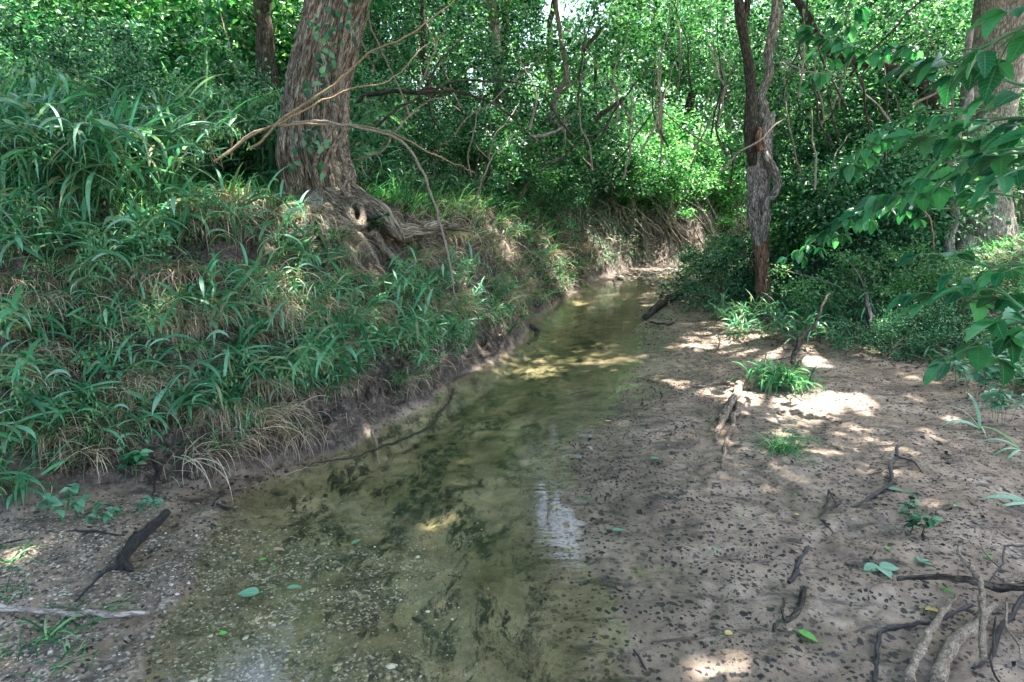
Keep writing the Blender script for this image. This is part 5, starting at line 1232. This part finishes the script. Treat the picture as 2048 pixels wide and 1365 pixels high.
# drift pile at the lower right
DP = [([(1795, 1190, .03), (1900, 1197, .05), (2000, 1208, .06), (2080, 1215, .07)], [.012, .020, .024, .026], 'bark_dark', 'straight dark-brown log topping the drift pile'),
      ([(1903, 1145, .10), (1925, 1180, .10), (1945, 1225, .12), (1955, 1290, .12), (1960, 1380, .10)], [.010, .015, .017, .017, .017], 'stick', 'grey stick standing across the drift pile'),
      ([(1900, 1205, .02), (1895, 1240, .03), (1870, 1280, .03), (1840, 1330, .03), (1820, 1380, .03)], [.010, .017, .020, .022, .024], 'stick', 'pale forked stick left of the thick one'),
      ([(1980, 1240, .03), (1950, 1270, .03), (1905, 1320, .02), (1870, 1380, .02)], [.018, .030, .034, .036], 'stick', 'thickest pale pinkish stick in the drift pile'),
      ([(1940, 1240, .03), (1850, 1260, .02), (1790, 1275, .02), (1757, 1285, .02), (1757, 1330), (1757, 1380)], [.010, .012, .013, .013, .013, .013], 'wetwood', 'bent black stick framing the drift pile'),
      ([(1972, 1120, .08), (1962, 1150, .08), (1985, 1180, .08), (2010, 1195, .08)], [.005, .006, .006, .005], 'stick', 'thin crooked twig rising behind the pile'),
      ([(2060, 1130, .05), (2000, 1150, .1), (1985, 1200, .12), (1965, 1225, .1)], [.005, .006, .006, .004], 'wetwood', 'thin black twig curling over the pile'),
      ([(2060, 1200, .05), (2020, 1240, .03), (1985, 1310, .02), (1945, 1350)], [.014, .014, .012, .008], 'wetwood', 'wet black stick at the right of the pile'),
      ([(2000, 1240, .05), (2015, 1300, .04), (2045, 1350, .02)], [.007, .008, .006], 'stick', 'grey twig slanting down at the right edge'),
      ([(1985, 1270, .05), (1975, 1330, .03), (1990, 1380, .02)], [.006, .006, .005], 'bark_dark', 'short brown twig low in the pile'),
      ([(2060, 1260, .04), (2040, 1290, .04), (2060, 1340, .03)], [.008, .008, .007], 'bark_dark', 'brown twig cut by the right edge low in the pile'),
      ([(2000, 1175, .02), (2050, 1165, .03)], [.012, .014], 'stick', 'short splintered stick behind the topping log')]
for q, (pts, r, mt, lab) in enumerate(DP):
    gs(pts, [v * .72 for v in r], lab, mt, 'driftwood_stick', 'stick', seed=40 + q, lift=.012, group='sticks of the drift pile', sides=14, n=60)

# hanging thin roots down the left and far bank
rs3 = np.random.default_rng(17)
for k, (px, py) in enumerate([(780, 520), (860, 520), (930, 520), (965, 500), (1000, 560), (820, 560), (700, 640), (730, 760), (320, 600), (180, 560), (1040, 520), (1090, 480), (620, 700), (450, 600)]):
    a = G(px, py); b = G(px + rs3.normal(20, 25), py + rs3.uniform(40, 90))
    m_ = MB(); c_ = (a + b) / 2 + np.array([.04, -.06, .05])
    tube(m_, [a + np.array([0, 0, .01]), c_, b + np.array([.0, -.02, .02])], [.008, .007, .003], sides=6, n=34, wob=.03, rough=.2, seed=k + 300)
    tag(m_.build('hanging_root', M['root' if k % 2 else 'twig'], base=a), 'thin bare root dangling on the dark bank ' + ('below the thick root' if 680 < px < 1020 and py < 600 else 'above the water' if px > 600 and py > 600 else 'at the left under the rim' if px < 500 else 'left of the water' if px < 700 else 'on the far shoulder'), 'root', 'roots dangling on the dark bank ' + str(0 if 680 < px < 1020 and py < 600 else 1 if px > 600 and py > 600 else 2 if px < 500 else 4))

# brush of pale branches on the far bank
for k in range(44):
    px = rs3.uniform(1200, 1450); py = rs3.uniform(395, 470)
    a = G(px, py + 45); Yq = a[1]
    m_ = MB(); tube(m_, [a, W(px - rs3.uniform(5, 35), py, Yq - .1) + np.array([0, 0, .0]), W(px - rs3.uniform(30, 95), py - rs3.uniform(10, 50), Yq)], [.022, .017, .006], sides=5, n=18, wob=.06, seed=k + 400)
    tag(m_.build('brush_branch', M['bark_pale'], base=a), 'pale bare branch in the brush tangle on the far bank', 'branch', 'pale branches of the far brush tangle')

# ------------------------------------------------------------------ 10 the near branches with large leaves at the right
def big_branch(pts, label, seed, Ll=.13, dens=7, side_len=.16, mat='big', r0=.006):
    r_ = np.random.default_rng(seed)
    P = [W(*p) for p in pts]; t_ = thing('leafy_branch', label, 'branch', P[0])
    m_ = MB(); C = tube(m_, P, [r0, r0 * .7, r0 * .4], sides=7, n=40, wob=.01, seed=seed)
    lf = MB(); T = unit(np.gradient(C, axis=0))
    Ll, side_len, dens = Ll * .72, side_len * .8, int(dens * 1.5)
    for k in range(dens):
        i = int(6 + k * (33 / max(1, dens - 1))); i = min(i, 39)
        for sgn in (1, -1):
            if r_.random() < .12: continue
            up = np.array([0, 0, 1.0]); sd_ = unit(np.cross(T[i], up)) * sgn
            d = unit(T[i] * .55 + sd_ * .9 + np.array([0, 0, r_.normal(-.15, .22)])); q = C[i] + d * side_len * r_.uniform(.5, 1.1)
            tube(m_, [C[i], (C[i] + q) / 2 + np.array([0, 0, .008]), q], [r0 * .35, r0 * .3, r0 * .22], sides=5, n=8)
            for a_ in (0, .95, -.95):
                sdv = unit(np.cross(d, up)); dd = unit(d * math.cos(a_) + sdv * math.sin(a_) + np.array([0, 0, r_.normal(-.28, .18)]))
                nn = np.array([0, 0, 1.0]) + r_.normal(0, .28, 3)
                s = Ll * r_.uniform(.75, 1.15) * (1.0 if a_ == 0 else .8)
                leaves(lf, T_BIG, [q], [dd], [nn], s, s * r_.uniform(.46, .64))
    i = 39
    leaves(lf, T_BIG, [C[i]] * 3, [T[i], T[i] + np.array([.3, -.5, -.1]), T[i] + np.array([-.1, .6, -.1])], [np.array([0, .1, 1.0])] * 3, Ll, Ll * .6)
    m_.build('stem', M['greenstem'], t_); lf.build('foliage', M[mat], t_)
    return t_
bb = big_branch
bb([(2150, 40, 1.35), (2020, 70, 1.4), (1900, 130, 1.5)], 'large-leaved branch entering at the top right corner', 1, .115, 3)
bb([(2200, 190, 1.6), (2060, 170, 1.8), (1920, 130, 2.0)], 'large-leaved branch below the corner one reaching left', 2, .13, 4)
bb([(2200, 300, 1.8), (2050, 240, 2.1), (1860, 270, 2.5)], 'large-leaved branch crossing the stout trunk', 3, .15, 6)
bb([(2200, 380, 2.4), (1980, 330, 2.7), (1790, 390, 3.1)], 'long large-leaved branch sweeping down left over the thicket', 4, .16, 8)
bb([(2060, 400, 3.6), (1850, 380, 3.9), (1660, 460, 4.3)], 'lowest sweeping large-leaved branch ending by the dead tree', 5, .17, 9)
bb([(2150, 520, 1.7), (2000, 530, 1.9), (1900, 520, 2.1)], 'pale large-leaved spray over the sunlit shrub', 6, .125, 3)
bb([(2120, 700, 1.7), (2010, 590, 1.8), (1880, 590, 2.0)], 'large-leaved spray hanging over the hollow at right', 7, .13, 4)
bb([(2150, 640, 1.5), (2030, 640, 1.55), (1960, 690, 1.65)], 'large drooping leaves at the right edge above the herbs', 8, .13, 3)
bb([(2150, 330, 1.2), (2080, 300, 1.25), (2010, 320, 1.35)], 'dark large leaves cut by the right edge', 9, .10, 2)
bb([(1900, 60, 4.6), (1760, 100, 4.8), (1620, 70, 5.0)], 'leafy branch of the upper right hanging before the curved limb', 10, .17, 8)
bb([(1720, -60, 5.2), (1690, 40, 5.4), (1640, 150, 5.6)], 'dark drooping leafy branch close right of the dead tree', 11, .16, 7)
bb([(1990, 220, 3.6), (1830, 230, 3.9), (1700, 330, 4.2)], 'mid-depth leafy branch under the curved limb', 12, .16, 8)
bb([(1900, 420, 4.2), (1750, 420, 4.5), (1600, 500, 5.0)], 'low leafy branch sweeping toward the dead tree foot', 13, .15, 8)
bb([(400, -60, 6.0), (440, 40, 6.2), (380, 130, 6.4)], 'bright leafy branch hanging at the top left', 14, .15, 7)
bb([(800, -80, 5.6), (740, -10, 5.8), (690, 20, 6.0)], 'leafy branch at the top just right of the leaning tree', 15, .11, 5)
# low plants at the right edge
HB = []
def herb_proto(seed, n, h, L, mat='herb'):
    r_ = np.random.default_rng(seed); st, lf = MB(), MB()
    for s in range(n):
        az = r_.uniform(0, 6.28); hh = h * r_.uniform(.5, 1.1); o = r_.normal(0, .05, 2)
        C = tube(st, [(o[0], o[1], -.01), (o[0] + cos(az) * hh * .15, o[1] + sin(az) * hh * .15, hh * .6), (o[0] + cos(az) * hh * .35, o[1] + sin(az) * hh * .35, hh)], [.003, .002, .001], sides=4, n=8, cap=False)
        for i in (3, 4, 5, 6, 7, 7):
            for sg in (0, pi):
                a2 = i * 1.6 + sg + r_.normal(0, .2); d = np.array([cos(a2), sin(a2), r_.normal(.0, .2)])
                leaves(lf, T_OVA, [C[i]], [d], [np.array([0, 0, 1.0]) + r_.normal(0, .25, 3)], L * r_.uniform(.6, 1.1), L * r_.uniform(.5, .7))
    return [('stem', st.mesh('stem', M['greenstem'])), ('foliage', lf.mesh('foliage', M[mat]))]
HB = [herb_proto(400 + k, 7, .30, .085) for k in range(2)] + [herb_proto(410, 4, .07, .035)] + [herb_proto(411, 5, .14, .05, 'thicket')]
for (px, py, k, sc, lab) in [(1960, 800, 0, 1.0, 'broad-leaved herb with dull pale leaves at the right edge'), (2030, 790, 1, 1.0, 'broad-leaved herb cut by the right edge'), (1920, 770, 1, .8, 'left herb of the pale-leaved patch at right'), (2000, 850, 0, .7, 'front herb of the pale-leaved patch at right'), (1990, 740, 1, .9, 'back herb of the pale-leaved patch at right'),
                             (240, 1040, 2, 1.1, 'tiny round-leaved seedling with pale leaves before the dark branch'), (280, 1035, 2, .9, 'second tiny round-leaved seedling beside the dark branch'), (80, 1040, 2, 1.8, 'pale round-leaved herb at lower left among grass'), (860, 680, 3, 1.0, 'bright green herb low on the bank near the curved root'),
                             (680, 620, 3, 1.2, 'round-leaved green herb at mid bank'), (480, 830, 3, .8, 'small herb on the bare bank above the water'), (270, 950, 3, 1.2, 'leafy herb at the bank foot'), (1825, 1060, 3, .9, 'small green seedling on the right sand'), (740, 480, 3, 1.4, 'divided-leaf herb under the thick root'), (830, 490, 3, 1.3, 'green herb below the end of the thick root'), (50, 860, 3, 1.3, 'leafy herb at the left edge of the bank'), (160, 740, 2, 1.4, 'pale creeping herb on bare soil at left'), (210, 760, 2, 1.2, 'pale trailing herb right of the creeping one')]:
    p_ = G(px, py); place(HB[k], p_[0], p_[1], random.uniform(0, 6), sc, 'herb', lab, 'herb')
# arching grass blades coming in at the right edge
def blade_plant(px, py, Y, specs, label):
    b = W(px, py, Y); hb = hz(b[0], b[1]); 
    t_ = thing('broad_leaf_grass', label, 'grass plant', b); m_ = MB()
    for az, el, L_, dr_ in specs:
        ribbons(m_, [b], [az], [el], [L_], [.022], [dr_], K=10, shape='lance', tipw=.03)
    m_.build('leaf', M['oats'], t_)
for px, py, sp, lab in [(2040, 900, [(3.0, .7, .28, 1.9), (3.5, .4, .26, 1.6), (2.6, .9, .3, 1.6), (3.9, .3, .3, 1.4)], 'arching grass blades at the right edge over the sand'), (2060, 1010, [(3.0, .35, .25, 1.0), (3.3, .15, .22, .6), (2.8, .5, .2, 1.2)], 'pale grass blades pointing in at the right edge'), (1960, 860, [(3.1, .6, .30, 1.6), (2.4, 1.0, .25, 1.2), (1.3, 1.1, .3, 1.0), (4.0, .6, .3, 1.5)], 'single arching grass shoot left of the right edge')]:
    g_ = G(px, py); t_ = thing('broad_leaf_grass', lab, 'grass plant', g_); m_ = MB()
    for s_ in sp:
        m_ = MB(); ribbons(m_, g_[None], s_[0], s_[1], s_[2], .020, s_[3], K=10, shape='lance', tipw=.03)
        m_.build('blade', M['oats'], t_)
g_ = G(60, 1290)
for q, (px, py, sc, lab) in enumerate([(110, 1250, .5, 'low green blades pressed on the mud under the peeled stick'), (60, 1290, .5, 'low green blades on the mud at the lower left edge'), (40, 1185, .35, 'small green blades above the peeled stick'), (200, 1225, .35, 'sparse green blades touching the peeled stick'), (130, 1330, .35, 'green blades in the lowest left corner'), (20, 1120, .5, 'long blades over the sunlit sand at lower left')]):
    if q == 0: LOWB = tussock_proto(340, 26, .26, 'grass', (.8, 1.8), 0, .07, .009, (.05, .6))
    p_ = G(px, py); place(LOWB, p_[0], p_[1], q * 1.3, sc * 1.4, 'grass_tussock', lab, 'grass tuft')

# ------------------------------------------------------------------ 11 fallen leaves lying on sand and water
T_FL = blade_tpl([0, .1, .25, .4, .55, .7, .85, 1], [.02, .30, .46, .5, .46, .36, .2, .01], .12, .06)
T_TORN = blade_tpl([0, .12, .25, .4, .5, .65, .8, 1], [.1, .3, .5, .25, .55, .3, .4, .03], .35, .2, .15)
def fallen(px, py, az, L_, w_, mat, label, tpl=T_FL, n=1, spread=.8, stalk=True, zoff=.008):
    b = G(px, py); b[2] = max(b[2], 0) + zoff
    t_ = thing('fallen_leaf', label, 'leaf', b)
    m_ = MB()
    for k in range(n):
        a = az + (k - (n - 1) / 2) * spread
        leaves(m_, tpl, [b], [[cos(a), sin(a), .02]], [[random.gauss(0, .08), random.gauss(0, .08), 1]], L_, w_)
    m_.build('blade', M[mat], t_)
    if stalk:
        s_ = MB(); tube(s_, [b, b - np.array([cos(az) * .04, sin(az) * .04, -.004]), b - np.array([cos(az + .3) * .08, sin(az + .3) * .08, .0])], [.0012, .001, .0008], sides=4, n=8); s_.build('stalk', M['greenstem'], t_)
fallen(1757, 1142, -1.5, .082, .058, 'fallen_green', 'three-lobed green leaf lying flat on the right sand', n=3, spread=1.35)
fallen(1775, 985, -.4, .07, .06, 'fallen_green', 'round green leaf beside the curved black twig')
fallen(1595, 1270, -.9, .075, .045, 'fallen_lime', 'glossy lime leaf at the end of the mud-coated stick')
fallen(1225, 1070, .1, .06, .03, 'fallen_green', 'pale wet leaf at the right shallow water edge')
fallen(520, 1205, 3.2, .085, .06, 'fallen_green', 'broad pale green leaf floating on a dark twig at lower left')
fallen(575, 1200, .2, .06, .03, 'fallen_green', 'narrow pale leaf at the other end of the dark twig')
fallen(705, 1110, .9, .055, .024, 'fallen_green', 'single narrow pale leaf on the clear water')
fallen(548, 1118, .3, .05, .03, 'fallen_brown', 'curled tan leaf on the water at left', T_TORN)
fallen(535, 1135, 3.6, .035, .018, 'fallen_lime', 'small green leaf under the curled tan leaf', stalk=False)
fallen(546, 1160, .9, .025, .012, 'fallen_lime', 'tiny lime leaf in the water', stalk=False)
fallen(440, 1286, .2, .03, .022, 'fallen_lime', 'tiny bright green sprig in the gravel shallows', stalk=False)
fallen(1330, 1023, .1, .02, .02, 'fallen_yellow', 'tiny yellow fleck by the shallow water', stalk=False) if False else None
fallen(1108, 1020, .3, .03, .026, 'fallen_yellow', 'small yellow leaf on the bright sky reflection', T_TORN, stalk=False)
fallen(1210, 848, .1, .05, .03, 'fallen_yellow', 'small yellow leaf at the right water edge', stalk=False)
fallen(1300, 925, .0, .055, .04, 'fallen_green', 'dark green leaf on the sand beside the water')
fallen(1330, 880, .5, .05, .05, 'litter', 'dark curled leaf standing on the sand right of the water', T_TORN)
fallen(1565, 835, 1.5, .08, .06, 'litter', 'dark leaf lump on the sunny ridge', T_TORN)
fallen(195, 975, .6, .10, .07, 'fallen_brown', 'large brown dead leaf at the bank foot', T_TORN)
fallen(95, 870, 2.4, .08, .06, 'fallen_brown', 'brown dead leaf low on the left bank', T_TORN)
fallen(340, 780, .4, .06, .04, 'fallen_brown', 'small brown leaf caught at mid bank', T_TORN)
fallen(190, 945, .3, .05, .035, 'fallen_yellow', 'yellowing leaf in the grass at lower left', T_TORN)
fallen(1450, 1280, .4, .035, .028, 'fallen_yellow', 'crumpled yellow leaf on the lower sand', T_TORN)
fallen(1590, 1000, 1.4, .03, .02, 'fallen_lime', 'small green leaf scrap on the sand', T_TORN, stalk=False)
fallen(1588, 1040, .2, .03, .02, 'fallen_yellow', 'small yellow-green scrap on the sand', T_TORN, stalk=False)
fallen(1437, 1108, 2.2, .03, .018, 'fallen_green', 'small oval leaf on speckled sand', stalk=False)
fallen(1480, 1040, 1.4, .022, .014, 'fallen_lime', 'tiny green leaf on speckled sand', stalk=False)
fallen(1775, 1105, .8, .03, .03, 'fallen_lime', 'pale curled bud scrap above the three-lobed leaf', T_TORN, stalk=False)
fallen(1908, 1025, .6, .035, .03, 'fallen_lime', 'yellow-green scrap on dark crumbs at right', T_TORN, stalk=False)
fallen(1850, 1225, -.3, .07, .04, 'fallen_yellow', 'dried yellow winged seed beside the drift pile', T_TORN)
fallen(1880, 1185, -.7, .05, .02, 'fallen_lime', 'bent green blade scrap before the dark-brown log', T_TORN)
fallen(1840, 1130, .3, .06, .02, 'fallen_green', 'crossed green blade scraps on the right sand', n=3, spread=.9)
fallen(1978, 1130, 1.2, .04, .03, 'fallen_lime', 'small green leaf behind the crooked twig', stalk=False)
fallen(2010, 1178, .4, .07, .04, 'fallen_brown', 'tan leaf caught behind the topping log', T_TORN)
fallen(870, 797, .2, .08, .045, 'fallen_lime', 'floating dark green leaf at the bank edge', stalk=False)
fallen(1930, 868, .0, .06, .02, 'fallen_brown', 'orange-brown leaf strip on the sand at right', stalk=False)

for o in bpy.data.objects:
    if o.type == 'MESH' and not o.users_collection:
        bpy.data.objects.remove(o)
